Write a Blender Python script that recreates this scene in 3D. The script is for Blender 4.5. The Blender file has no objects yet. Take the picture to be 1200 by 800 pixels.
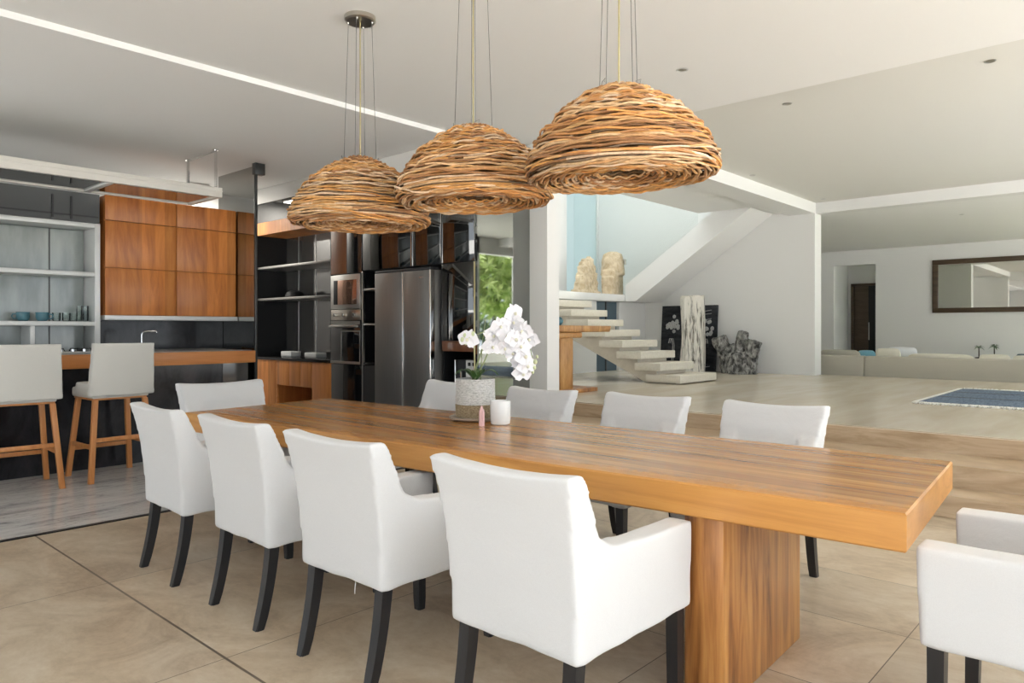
import bpy, bmesh, math, random
from mathutils import Vector, Matrix, noise
import numpy as np
random.seed(7)
R = math.radians
sc = bpy.context.scene
COL = sc.collection

# ------------------------------------------------------------------ materials
def new_mat(name):
    m = bpy.data.materials.new(name); m.use_nodes = True
    nt = m.node_tree; b = nt.nodes['Principled BSDF']
    return m, nt, b
def P(b, **k):
    for n, v in k.items():
        b.inputs[n.replace('_', ' ')].default_value = v
def plain(name, col, rough=.5, metal=0., spec=.5, coat=0.):
    m, nt, b = new_mat(name)
    P(b, Base_Color=(*col, 1), Roughness=rough, Metallic=metal, Specular_IOR_Level=spec, Coat_Weight=coat)
    return m
def N(nt, t, **k):
    n = nt.nodes.new(t)
    for a, v in k.items():
        if hasattr(n, a): setattr(n, a, v)
        else: n.inputs[a].default_value = v
    return n
def coords(nt, scale=(1, 1, 1), rot=(0, 0, 0), loc=(0, 0, 0)):
    tc = N(nt, 'ShaderNodeTexCoord'); mp = N(nt, 'ShaderNodeMapping')
    mp.inputs['Scale'].default_value = scale; mp.inputs['Rotation'].default_value = rot; mp.inputs['Location'].default_value = loc
    nt.links.new(tc.outputs['Object'], mp.inputs['Vector'])
    return mp.outputs['Vector']
def ramp(nt, fac, stops):
    r = N(nt, 'ShaderNodeValToRGB'); e = r.color_ramp.elements
    while len(e) > 1: e.remove(e[-1])
    e[0].position = stops[0][0]; e[0].color = (*stops[0][1], 1)
    for p, c in stops[1:]:
        x = e.new(p); x.color = (*c, 1)
    nt.links.new(fac, r.inputs['Fac'])
    return r.outputs['Color']
def noise_t(nt, vec, scale, detail=4, rough=.55, dist=0.):
    n = N(nt, 'ShaderNodeTexNoise'); n.inputs['Scale'].default_value = scale; n.inputs['Detail'].default_value = detail
    n.inputs['Roughness'].default_value = rough; n.inputs['Distortion'].default_value = dist
    nt.links.new(vec, n.inputs['Vector'])
    return n.outputs['Fac']
def bump(nt, b, h, strength=.2, dist=.01):
    bp = N(nt, 'ShaderNodeBump'); bp.inputs['Strength'].default_value = strength; bp.inputs['Distance'].default_value = dist
    nt.links.new(h, bp.inputs['Height']); nt.links.new(bp.outputs['Normal'], b.inputs['Normal'])
def mixc(nt, fac, a, b_, mode='MIX'):
    m = N(nt, 'ShaderNodeMix', data_type='RGBA', blend_type=mode)
    for sock, v in ((m.inputs['Factor'], fac), (m.inputs['A'], a), (m.inputs['B'], b_)):
        if isinstance(v, (int, float)): sock.default_value = v
        elif isinstance(v, tuple): sock.default_value = (*v, 1)
        else: nt.links.new(v, sock)
    # Mix has several A/B sockets: use the colour ones explicitly
    return m
def mix_rgb(nt, fac, a, b_, mode='MIX'):
    m = N(nt, 'ShaderNodeMixRGB', blend_type=mode)
    for sock, v in ((m.inputs['Fac'], fac), (m.inputs['Color1'], a), (m.inputs['Color2'], b_)):
        if isinstance(v, (int, float)): sock.default_value = v
        elif isinstance(v, tuple): sock.default_value = (*v, 1)
        else: nt.links.new(v, sock)
    return m.outputs['Color']
def math_n(nt, op, a, b_=None):
    m = N(nt, 'ShaderNodeMath', operation=op)
    for i, v in enumerate((a, b_)):
        if v is None: continue
        if isinstance(v, (int, float)): m.inputs[i].default_value = v
        else: nt.links.new(v, m.inputs[i])
    return m.outputs[0]

def wood(name, c_dark, c_mid, c_light, grain=(14, 1.2, 14), rough=.35, coat=.0, boards=None, rot=(0, 0, 0), contrast=1., bvar=1.):
    m, nt, b = new_mat(name)
    v = coords(nt, grain, rot)
    n1 = noise_t(nt, v, 1.0, 6, .6, 1.2)
    v2 = coords(nt, tuple(g * 5 for g in grain), rot)
    n2 = noise_t(nt, v2, 1.0, 3, .6)
    f = math_n(nt, 'ADD', math_n(nt, 'MULTIPLY', n1, .8), math_n(nt, 'MULTIPLY', n2, .2))
    c = ramp(nt, f, [(.5 - .2 * contrast, c_dark), (.5, c_mid), (.5 + .2 * contrast, c_light)])
    if boards:
        axis, width = boards
        tc = N(nt, 'ShaderNodeTexCoord'); sx = N(nt, 'ShaderNodeSeparateXYZ'); nt.links.new(tc.outputs['Object'], sx.inputs[0])
        q = math_n(nt, 'FLOOR', math_n(nt, 'DIVIDE', sx.outputs[axis], width))
        wn = N(nt, 'ShaderNodeTexWhiteNoise', noise_dimensions='1D'); nt.links.new(q, wn.inputs['W'])
        lo = 1 - .28 * bvar; hi = 1 + .15 * bvar
        k = ramp(nt, wn.outputs['Value'], [(0, (lo, lo * .97, lo * .94)), (.5, (.97, .97, .97)), (1, (hi, hi * .98, hi * .94))])
        c = mix_rgb(nt, 1.0, c, k, 'MULTIPLY')
    nt.links.new(c, b.inputs['Base Color'])
    P(b, Roughness=rough, Coat_Weight=coat, Coat_Roughness=.15)
    bump(nt, b, n2, .08, .002)
    return m

def fabric(name, col, scale=90, wr=.25):
    m, nt, b = new_mat(name)
    v = coords(nt)
    w = noise_t(nt, v, 6, 4, .6, .8)
    f = noise_t(nt, v, scale * 4, 2)
    nt.links.new(ramp(nt, f, [(.3, tuple(c * .95 for c in col)), (.7, col)]), b.inputs['Base Color'])
    P(b, Roughness=.9, Specular_IOR_Level=.2, Sheen_Weight=.15)
    h = math_n(nt, 'ADD', math_n(nt, 'MULTIPLY', w, 1.0), math_n(nt, 'MULTIPLY', f, .05))
    bump(nt, b, h, wr, .03)
    return m

def blackglass(name, col, ior, rough=.03):
    m = plain(name, col, rough); m.node_tree.nodes['Principled BSDF'].inputs['IOR'].default_value = ior
    return m
M = {}
M['paint'] = plain('white wall paint', (.80, .795, .775), .7, spec=.3)
M['ceilpaint'] = plain('white ceiling paint', (.86, .855, .835), .8, spec=.2)
M['hallpaint_shaded'] = plain('hall ceiling white with shade toned in', (.76, .745, .70), .8, spec=.2)  # ceiling white darkened: shade beyond the ceiling step is put into the colour
M['greypaint'] = plain('pale grey paint', (.62, .61, .585), .7, spec=.3)
M['white_cover'] = fabric('white slipcover cotton', (.72, .725, .735), 90, .14)
M['stoolfab'] = fabric('pale grey stool upholstery', (.68, .665, .62), 120, .06)
M['beigefab'] = fabric('beige sofa linen', (.50, .47, .39), 120, .08)
M['creamfab'] = fabric('cream cushion cotton', (.70, .67, .56), 120, .1)
M['whitefab'] = fabric('white cushion cotton', (.78, .80, .80), 120, .1)
M['bluefab'] = fabric('sky blue cushion cotton', (.22, .48, .62), 120, .1)
M['tablewood'] = wood('varnished slab timber', (.34, .145, .042), (.53, .25, .075), (.68, .37, .13), (17, .55, 17), .25, .2, contrast=.85, boards=('X', .137), bvar=.75)
M['tableedge'] = wood('pale sapwood slab edge', (.44, .18, .04), (.62, .29, .07), (.72, .385, .115), (3, .7, 9), .35, .2)
M['legwood'] = wood('dark figured slab timber', (.16, .052, .014), (.43, .18, .048), (.62, .315, .095), (9, 9, .8), .35, .15, rot=(0, R(12), 0), contrast=.75)
M['cabwood'] = wood('orange brown cabinet veneer', (.32, .088, .016), (.60, .205, .040), (.78, .32, .078), (5, 5, .8), .42, .05, boards=('X', .24))
M['basewood'] = wood('orange base cabinet veneer', (.40, .14, .035), (.58, .22, .058), (.72, .31, .09), (9, 9, .9), .42, .05, boards=('Y', .29))
M['barwood'] = wood('orange bar edge timber', (.48, .17, .045), (.60, .235, .07), (.68, .30, .10), (.8, 9, 14), .4, .1)
M['stoolwood'] = wood('orange beech', (.50, .19, .055), (.60, .25, .08), (.66, .31, .11), (16, 16, 1.4), .4, .1)
M['consolewood'] = wood('honey console timber', (.30, .12, .03), (.52, .26, .08), (.66, .38, .14), (6, 6, 1.6), .35, .1)
M['darkframe'] = wood('dark brown frame timber', (.05, .03, .018), (.085, .055, .032), (.12, .08, .05), (9, 1, 9), .4)
M['blackleg'] = plain('black stained wood', (.016, .016, .018), .38, spec=.5)
M['steel'] = plain('brushed steel', (.55, .54, .52), .3, 1.)
M['chrome'] = plain('bright steel', (.78, .78, .77), .12, 1.)
M['nickel'] = plain('brushed nickel', (.50, .47, .42), .28, 1.)
M['lightmetal'] = plain('pale grey metal frame', (.66, .67, .66), .4, 0.2)
M['offwhite'] = plain('off white painted metal', (.74, .71, .65), .5)
M['black'] = plain('matt black', (.008, .008, .009), .5)
M['blacktop'] = plain('polished black worktop', (.01, .01, .011), .12)
M['cablegrey'] = plain('dull steel cable', (.16, .155, .15), .5, .4)
M['rubber'] = plain('dark rubber', (.02, .02, .02), .6)
M['knobwhite'] = plain('pale knob', (.7, .7, .68), .3)
M['copperglass'] = plain('coppery oven glass', (.42, .25, .18), .08, .8)
M['white_ceramic'] = plain('white ceramic', (.82, .82, .80), .3)
M['teal'] = plain('teal glazed ceramic', (.08, .20, .25), .25)
M['brassy'] = plain('pale brass trim', (.62, .55, .30), .3, .9)
M['fringe'] = plain('white cotton fringe', (.80, .79, .74), .9)
M['soil'] = plain('dark potting bark', (.06, .04, .025), .9)
M['petal'] = plain('white orchid petal', (.90, .89, .92), .5, spec=.3)
M['petal2'] = plain('pale yellow orchid lip', (.84, .82, .66), .5)
M['bud'] = plain('green white bud', (.62, .68, .42), .5)
M['stem'] = plain('green brown stem', (.22, .26, .12), .5)
M['leaf'] = plain('dark green leaf', (.06, .13, .035), .35)
M['straw'] = plain('tan base paper', (.48, .36, .20), .8)
M['pink'] = plain('pale rose quartz', (.78, .50, .50), .2)
M['candlewax'] = plain('white candle glass', (.84, .85, .85), .18)
M['blackglass'] = blackglass('smoked black glass', (.008, .0082, .009), 1.75)
M['greyglass'] = blackglass('grey back painted glass', (.060, .058, .056), 1.75, .06)
M['nichemirror'] = blackglass('grey reflective niche glass', (.075, .074, .071), 2.2, .05)
M['doormirror'] = plain('smoked reflective door glass', (.11, .11, .108), .04, 1.)
M['mirrorglass'] = plain('grey mirror glass', (.40, .40, .38), .03, 1.)
M['endmirror'] = plain('dark mirror glass end panel', (.33, .34, .33), .025, 1.)
M['mirror'] = plain('silvered mirror', (.72, .72, .68), .02, 1.)
M['sagebacking'] = None
M['fridge'] = None
M['cooktop'] = plain('grey countertop', (.35, .36, .35), .3)

def mk_sage():
    m, nt, b = new_mat('sage grey back painted glass')
    v = coords(nt, (1, 1, .25))
    f = noise_t(nt, v, 5, 4, .6)
    nt.links.new(ramp(nt, f, [(.35, (.22, .245, .235)), (.65, (.32, .35, .335))]), b.inputs['Base Color'])
    P(b, Roughness=.12); b.inputs['IOR'].default_value = 1.6
    return m
M['sage'] = mk_sage()
def mk_fridge():
    m, nt, b = new_mat('black brushed steel')
    v = coords(nt, (1, 300, 2))
    f = noise_t(nt, v, 1, 2)
    nt.links.new(ramp(nt, f, [(.3, (.20, .197, .192)), (.7, (.25, .247, .24))]), b.inputs['Base Color'])
    P(b, Metallic=.85, Roughness=.36)
    return m
M['fridge'] = mk_fridge()
def glass_thin(name, tint, gl=.08, rough=0., ior=1.45):
    m = bpy.data.materials.new(name); m.use_nodes = True; nt = m.node_tree; nt.nodes.clear()
    o = N(nt, 'ShaderNodeOutputMaterial'); t = N(nt, 'ShaderNodeBsdfTransparent'); g = N(nt, 'ShaderNodeBsdfGlossy'); mx = N(nt, 'ShaderNodeMixShader'); fr = N(nt, 'ShaderNodeFresnel')
    t.inputs['Color'].default_value = (*tint, 1); g.inputs['Roughness'].default_value = rough; fr.inputs['IOR'].default_value = ior
    nt.links.new(fr.outputs[0], mx.inputs[0]); nt.links.new(t.outputs[0], mx.inputs[1]); nt.links.new(g.outputs[0], mx.inputs[2]); nt.links.new(mx.outputs[0], o.inputs[0])
    return m
M['tintglass'] = glass_thin('smoke tinted glass', (.30, .31, .30))
M['clearglass'] = glass_thin('clear glass', (.93, .96, .95), ior=1.35)
M['greenglass'] = glass_thin('pale green clear glass', (.972, .985, .982), ior=1.2)
def mk_frost(name, tint):
    m = bpy.data.materials.new(name); m.use_nodes = True; nt = m.node_tree; nt.nodes.clear()
    o = N(nt, 'ShaderNodeOutputMaterial'); t = N(nt, 'ShaderNodeBsdfTranslucent'); d = N(nt, 'ShaderNodeBsdfDiffuse'); mx = N(nt, 'ShaderNodeMixShader'); mx.inputs[0].default_value = .45
    tr = N(nt, 'ShaderNodeBsdfTransparent'); tr.inputs['Color'].default_value = (*tint, 1); m2 = N(nt, 'ShaderNodeMixShader'); m2.inputs[0].default_value = .22
    t.inputs['Color'].default_value = (*tint, 1); d.inputs['Color'].default_value = (*tint, 1)
    nt.links.new(t.outputs[0], mx.inputs[1]); nt.links.new(d.outputs[0], mx.inputs[2])
    nt.links.new(mx.outputs[0], m2.inputs[1]); nt.links.new(tr.outputs[0], m2.inputs[2]); nt.links.new(m2.outputs[0], o.inputs[0])
    return m
M['skylight'] = mk_frost('white diffusing skylight glass', (.80, .82, .82))
M['frost'] = mk_frost('frosted sea green glass', (.62, .68, .665))

def mk_tile():
    m, nt, b = new_mat('beige stone floor tile')
    tc = N(nt, 'ShaderNodeTexCoord'); sx = N(nt, 'ShaderNodeSeparateXYZ'); nt.links.new(tc.outputs['Object'], sx.inputs[0])
    cw, ch = .685, 1.28
    u = math_n(nt, 'DIVIDE', math_n(nt, 'SUBTRACT', sx.outputs['X'], 1.38), cw)
    ci = math_n(nt, 'FLOOR', u); fu = math_n(nt, 'SUBTRACT', u, ci)
    st = math_n(nt, 'GREATER_THAN', ci, 1.5)
    v = math_n(nt, 'ADD', math_n(nt, 'DIVIDE', math_n(nt, 'SUBTRACT', sx.outputs['Y'], 2.8), ch), math_n(nt, 'MULTIPLY', st, .54))
    ri = math_n(nt, 'FLOOR', v); fv = math_n(nt, 'SUBTRACT', v, ri)
    du = math_n(nt, 'MULTIPLY', math_n(nt, 'MINIMUM', fu, math_n(nt, 'SUBTRACT', 1., fu)), cw)
    dv = math_n(nt, 'MULTIPLY', math_n(nt, 'MINIMUM', fv, math_n(nt, 'SUBTRACT', 1., fv)), ch)
    # the groove along Y at X = 1.38 is the wide one
    wide = math_n(nt, 'COMPARE', math_n(nt, 'ROUND', u), 0.); wide.node.inputs[2].default_value = .1
    gw = math_n(nt, 'ADD', .0022, math_n(nt, 'MULTIPLY', wide, .0035))
    skip = math_n(nt, 'COMPARE', math_n(nt, 'ROUND', u), 1.); skip.node.inputs[2].default_value = .1
    gw = math_n(nt, 'MULTIPLY', gw, math_n(nt, 'SUBTRACT', 1., skip))
    g = math_n(nt, 'MAXIMUM', math_n(nt, 'LESS_THAN', du, gw), math_n(nt, 'LESS_THAN', dv, .0022))
    wn = N(nt, 'ShaderNodeTexWhiteNoise', noise_dimensions='2D'); cv = N(nt, 'ShaderNodeCombineXYZ'); nt.links.new(math_n(nt, 'SUBTRACT', ci, math_n(nt, 'COMPARE', ci, 1.)), cv.inputs[0]); nt.links.new(ri, cv.inputs[1]); nt.links.new(cv.outputs[0], wn.inputs['Vector'])
    tcv = coords(nt, (.9, .65, 1), (0, 0, R(12)))
    n1 = noise_t(nt, tcv, 2.6, 9, .70, .9)
    n2 = noise_t(nt, coords(nt, (1, .5, 1)), 34, 5, .7)
    f = math_n(nt, 'ADD', math_n(nt, 'MULTIPLY', n1, .8), math_n(nt, 'MULTIPLY', n2, .2))
    c = ramp(nt, f, [(.36, (.42, .32, .22)), (.5, (.585, .475, .345)), (.64, (.70, .61, .485))])
    k = ramp(nt, wn.outputs['Value'], [(0, (.92, .92, .92)), (1, (1.06, 1.05, 1.04))])
    c = mix_rgb(nt, 1., c, k, 'MULTIPLY')
    c = mix_rgb(nt, g, c, (.16, .12, .085))
    nt.links.new(c, b.inputs['Base Color'])
    P(b, Roughness=.32, Specular_IOR_Level=.4)
    bump(nt, b, math_n(nt, 'SUBTRACT', n2, math_n(nt, 'MULTIPLY', g, 3.)), .06, .003)
    return m
M['tile'] = mk_tile()
def mk_marble():
    m, nt, b = new_mat('grey veined marble')
    v = coords(nt, (.7, 2.6, 1), (0, 0, R(14)))
    n1 = noise_t(nt, v, 1.6, 9, .65, 1.6)
    n2 = noise_t(nt, coords(nt, (1.2, 7, 1), (0, 0, R(20))), 1.6, 6, .6, 1.0)
    c = ramp(nt, n1, [(.30, (.34, .335, .34)), (.42, (.62, .61, .60)), (.5, (.70, .69, .675)), (.7, (.78, .76, .74))])
    w = ramp(nt, n2, [(.48, (1, 1, 1)), (.5, (.45, .45, .46)), (.515, (1, 1, 1))])
    nt.links.new(mix_rgb(nt, .75, c, w, 'MULTIPLY'), b.inputs['Base Color'])
    P(b, Roughness=.1)
    return m
M['marble'] = mk_marble()
def mk_traver():
    m, nt, b = new_mat('polished travertine')
    v = coords(nt, (.35, 1.6, 1.6))
    n1 = noise_t(nt, v, 2.0, 6, .55, .4)
    c = ramp(nt, n1, [(.30, (.58, .50, .39)), (.5, (.64, .565, .455)), (.70, (.70, .63, .52))])
    nt.links.new(c, b.inputs['Base Color']); P(b, Roughness=.22, Specular_IOR_Level=.5)
    return m
M['traver'] = mk_traver()
def mk_stepstone():
    m, nt, b = new_mat('tan travertine step')
    v = coords(nt, (1.2, .8, 5))
    n1 = noise_t(nt, v, 2.4, 6, .6, .6)
    c = ramp(nt, n1, [(.35, (.40, .285, .175)), (.5, (.52, .39, .26)), (.66, (.62, .49, .345))])
    nt.links.new(c, b.inputs['Base Color']); P(b, Roughness=.35)
    return m
M['stepstone'] = mk_stepstone()
def mk_speck(name, c0, c1, scale, rough=.8, b_=.4, stretch=(1, 1, 1), p=(.35, .65), bd=.02):
    m, nt, b = new_mat(name)
    n1 = noise_t(nt, coords(nt, stretch), scale, 6, .65, .5)
    nt.links.new(ramp(nt, n1, [(p[0], c0), (p[1], c1)]), b.inputs['Base Color']); P(b, Roughness=rough, Specular_IOR_Level=.25)
    bump(nt, b, n1, b_, bd)
    return m
M['tread'] = mk_speck('cream terrazzo tread', (.66, .61, .51), (.72, .675, .58), 30, .6, .03)
M['stringer'] = mk_speck('beige cast stringer', (.56, .50, .41), (.62, .56, .47), 8, .7, .03)
M['limestone'] = mk_speck('honey limestone', (.52, .40, .25), (.74, .63, .46), 9, .9, .6)
M['bark'] = mk_speck('weathered pale driftwood', (.13, .115, .09), (.80, .76, .68), 4.6, .9, .9, (3.6, 3.6, .5), (.36, .50), .03)
M['rootgrey'] = mk_speck('mottled grey stump', (.045, .043, .04), (.46, .45, .42), 14, .85, .9, (1, 1, .6), (.40, .68))
M['canvas'] = mk_speck('black brushed canvas', (.012, .013, .016), (.06, .062, .07), 4, .6, .2, (1, 1, 3), (.35, .75))
M['artpale'] = mk_speck('pale paint dab', (.34, .34, .34), (.66, .66, .64), 40, .7, .2)
M['ruggy'] = mk_speck('blue grey handwoven rug', (.09, .135, .21), (.24, .30, .39), 24, .95, .4, (.6, 3, 1))
M['rope'] = mk_speck('white rope weave', (.55, .54, .52), (.86, .85, .83), 60, .9, .8, (1, 1, 2.2), (.35, .55))
M['ropetan'] = mk_speck('tan jute weave', (.30, .22, .13), (.66, .54, .36), 70, .9, .8, (1, 1, 2.2))
M['lawnm'] = mk_speck('lawn', (.10, .24, .02), (.30, .48, .06), 25, .9, .3)
M['terracem'] = plain('pale terrace paving', (.62, .61, .585), .8)
M['darkpanel'] = mk_speck('polished charcoal stone', (.012, .012, .014), (.05, .05, .055), 3.5, .12, .0, (1, 1, .5), (.4, .75))
M['darkboard'] = plain('charcoal grey board', (.040, .042, .041), .35)
M['doorglass'] = plain('blue grey door', (.10, .145, .18), .3)
def mk_leafmat(name, a, bcol):
    m, nt, b = new_mat(name)
    oi = noise_t(nt, coords(nt), 3.1, 2)
    nt.links.new(ramp(nt, oi, [(.3, a), (.7, bcol)]), b.inputs['Base Color']); P(b, Roughness=.4)
    return m
M['shrub'] = mk_leafmat('glossy lime leaf', (.24, .36, .08), (.62, .70, .30))
M['shrubdark'] = mk_leafmat('dull dark leaf', (.05, .085, .05), (.16, .22, .13))
def mk_wicker():
    m, nt, b = new_mat('woven rattan canes')
    at = N(nt, 'ShaderNodeAttribute'); at.attribute_name = 'tint'
    n1 = noise_t(nt, coords(nt, (1, 1, 1)), 45, 3)
    k = ramp(nt, n1, [(.3, (.78, .74, .70)), (.7, (1.1, 1.08, 1.05))])
    nt.links.new(mix_rgb(nt, 1., at.outputs['Color'], k, 'MULTIPLY'), b.inputs['Base Color'])
    P(b, Roughness=.42, Specular_IOR_Level=.5)
    return m
M['wicker'] = mk_wicker()

# ------------------------------------------------------------------ mesh helpers
def box(bm, x0, x1, y0, y1, z0, z1, bev=0., seg=2, mi=0):
    r = bmesh.ops.create_cube(bm, size=1.)
    vs = r['verts']
    for v in vs:
        v.co = Vector((x0 + (v.co.x + .5) * (x1 - x0), y0 + (v.co.y + .5) * (y1 - y0), z0 + (v.co.z + .5) * (z1 - z0)))
    fs = set(f for v in vs for f in v.link_faces)
    for f in fs: f.material_index = mi
    if bev > 0:
        es = list(set(e for v in vs for e in v.link_edges))
        bmesh.ops.bevel(bm, geom=es, offset=bev, segments=seg, affect='EDGES', profile=.5)
    return vs
def hexa(bm, c, bev=0., seg=2):
    """c: eight corners, bottom ring then top ring"""
    vs = [bm.verts.new(p) for p in c]
    for f in ((3, 2, 1, 0), (4, 5, 6, 7), (0, 1, 5, 4), (1, 2, 6, 5), (2, 3, 7, 6), (3, 0, 4, 7)):
        bm.faces.new([vs[i] for i in f])
    if bev > 0:
        es = list(set(e for v in vs for e in v.link_edges))
        bmesh.ops.bevel(bm, geom=es, offset=bev, segments=seg, affect='EDGES', profile=.5)
    return vs
def tube(bm, pts, r, n=8, cap=True):
    pts = [Vector(p) for p in pts]; rs = r if isinstance(r, (list, tuple)) else [r] * len(pts)
    rings = []; up = None
    for i, p in enumerate(pts):
        t = (pts[min(i + 1, len(pts) - 1)] - pts[max(i - 1, 0)]).normalized()
        if up is None:
            up = Vector((0, 0, 1)) if abs(t.z) < .9 else Vector((1, 0, 0))
        s = t.cross(up).normalized(); up = s.cross(t).normalized()
        rings.append([bm.verts.new(p + (s * math.cos(a) + up * math.sin(a)) * rs[i]) for a in (2 * math.pi * k / n for k in range(n))])
    for a, b in zip(rings, rings[1:]):
        for k in range(n): bm.faces.new((a[k], a[(k + 1) % n], b[(k + 1) % n], b[k]))
    if cap:
        bm.faces.new(rings[0][::-1]); bm.faces.new(rings[-1])
def lathe(bm, prof, n=32, c=(0, 0, 0), capb=True, capt=True):
    rings = []
    for r, z in prof:
        rings.append([bm.verts.new((c[0] + r * math.cos(2 * math.pi * k / n), c[1] + r * math.sin(2 * math.pi * k / n), c[2] + z)) for k in range(n)])
    for a, b in zip(rings, rings[1:]):
        for k in range(n): bm.faces.new((a[k], a[(k + 1) % n], b[(k + 1) % n], b[k]))
    if capb: bm.faces.new(rings[0][::-1])
    if capt: bm.faces.new(rings[-1])
def prism(bm, poly, axis, a, b):
    """extrude a 2-D polygon along axis ('x','y','z') from a to b"""
    def pt(p, t):
        return {'x': (t, p[0], p[1]), 'y': (p[0], t, p[1]), 'z': (p[0], p[1], t)}[axis]
    A = [bm.verts.new(pt(p, a)) for p in poly]; B = [bm.verts.new(pt(p, b)) for p in poly]
    bm.faces.new(A[::-1]); bm.faces.new(B)
    n = len(poly)
    for i in range(n): bm.faces.new((A[i], A[(i + 1) % n], B[(i + 1) % n], B[i]))
def obj(name, bm, mat, parent=None, loc=None, smooth=35, rot=None):
    bmesh.ops.recalc_face_normals(bm, faces=bm.faces)
    if smooth:
        for f in bm.faces: f.smooth = True
        for e in bm.edges:
            if len(e.link_faces) == 2 and e.calc_face_angle(0) > R(smooth): e.smooth = False
    me = bpy.data.meshes.new(name); bm.to_mesh(me); bm.free()
    for mm in (mat if isinstance(mat, (list, tuple)) else [mat]): me.materials.append(mm)
    o = bpy.data.objects.new(name, me); COL.objects.link(o)
    if parent: o.parent = parent
    if loc: o.location = loc
    if rot: o.rotation_euler = rot
    return o
def BM(): return bmesh.new()
def tag(o, label, cat, group=None, kind=None):
    o['label'] = label; o['category'] = cat
    if group: o['group'] = group
    if kind: o['kind'] = kind
    return o
def thing(name, label, cat, loc=(0, 0, 0), rz=0., group=None):
    o = bpy.data.objects.new(name, None); COL.objects.link(o); o.empty_display_size = .1
    o.location = loc; o.rotation_euler = (0, 0, rz)
    return tag(o, label, cat, group)
def struct(name, bm, mat, smooth=0, parent=None):
    o = obj(name, bm, mat, parent, smooth=smooth)
    if not parent: o['kind'] = 'structure'
    return o
def sbox(name, mat, *b, bev=0.):
    bm = BM(); box(bm, *b, bev=bev); return struct(name, bm, mat)
def pbox(name, mat, parent, *b, bev=.003):
    bm = BM(); box(bm, *b, bev=bev); return obj(name, bm, mat, parent)
def dup(root, loc, rz, label, group=None):
    r = root.copy(); COL.objects.link(r); r.location = loc; r.rotation_euler = (0, 0, rz); r['label'] = label
    if group: r['group'] = group
    for ch in list(root.children):
        c = ch.copy(); COL.objects.link(c); c.parent = r
        for g in list(ch.children):
            d = g.copy(); COL.objects.link(d); d.parent = c
    return r
def remeshed(bm, voxel, smooth_it, wr=None, wscale=5.):
    me = bpy.data.meshes.new('tmp'); bmesh.ops.recalc_face_normals(bm, faces=bm.faces); bm.to_mesh(me); bm.free()
    o = bpy.data.objects.new('tmp', me); COL.objects.link(o)
    m = o.modifiers.new('r', 'REMESH'); m.mode = 'VOXEL'; m.voxel_size = voxel
    s = o.modifiers.new('s', 'SMOOTH'); s.iterations = smooth_it; s.factor = .5
    dg = bpy.context.evaluated_depsgraph_get(); dg.update()
    me2 = bpy.data.meshes.new_from_object(o.evaluated_get(dg))
    bpy.data.objects.remove(o); bpy.data.meshes.remove(me)
    b2 = BM(); b2.from_mesh(me2); bpy.data.meshes.remove(me2)
    if wr:
        b2.normal_update()
        for v in b2.verts:
            d = noise.noise(v.co * wscale) * wr + noise.noise(v.co * wscale * 2.7 + Vector((3, 1, 7))) * wr * .4
            v.co += v.normal * d
    return b2

# ================================================================== CAMERA
A = R(42.2); F = 849.
cam_d = bpy.data.cameras.new('camera'); cam = bpy.data.objects.new('camera', cam_d); COL.objects.link(cam)
cam_d.sensor_width = 36; cam_d.lens = F / 1200 * 36; cam_d.shift_y = -15 / 1200; cam_d.clip_start = .05
cam.location = (0, 0, 1.32)
cam.rotation_euler = (R(90), 0, A - R(90))
sc.camera = cam

# ================================================================== ROOM SHELL
RF = .475                                     # raised floor level
sbox('floor', M['tile'], -2.6, 5.84, -2.6, 5.36, -.1, 0)
sbox('floor_hall_low', M['tile'], 5.84, 6.72, -2.6, 6.7, -.1, 0.0)
sbox('floor_kitchen', M['marble'], -2.6, 5.84, 5.38, 10.05, -.1, .004)
sbox('trim_1', M['black'], -2.6, 5.04, 5.345, 5.385, -.02, .006)
sbox('floor_raised', M['traver'], 6.70, 13.72, -2.6, 9.6, RF - .47, RF)
sbox('floor_step_upper', M['stepstone'], 6.12, 6.70, -2.6, 6.7, 0.0, .317, bev=.006)
sbox('floor_step_lower', M['stepstone'], 5.78, 6.12, -2.6, 4.1, 0.0, .158, bev=.006)
sbox('trim_2', M['stepstone'], 6.682, 6.70, -2.6, 6.7, .317, RF - .012)
sbox('floor_living', M['traver'], 13.72, 24., -2.6, 9.6, -.05, .05)
# ceilings
sbox('ceiling', M['ceilpaint'], -4.2, 5.96, -4.2, 5.30, 3.28, 3.9)
sbox('ceiling_kitchen', M['ceilpaint'], -2.8, 5.84, 5.30, 10.25, 3.235, 3.9)
sbox('ceiling_hall', M['hallpaint_shaded'], 5.96, 13.45, -4.2, 4.75, 3.60, 3.9)
sbox('ceiling_stair', M['ceilpaint'], 5.84, 12.35, 5.22, 6.5, 3.47, 3.9)
sbox('ceiling_living', M['ceilpaint'], 13.7, 24., -4.2, 9.6, 3.42, 3.9)
sbox('ceiling_courtyard_edge', M['ceilpaint'], 12.35, 13.4, 5.22, 5.505, 3.47, 3.9)
sbox('beam_stair', M['paint'], 5.96, 13.398, 4.75, 5.22, 3.41, 3.9)
sbox('beam_living', M['paint'], 13.45, 13.72, -4.2, 5.22, 3.41, 3.9)
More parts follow.
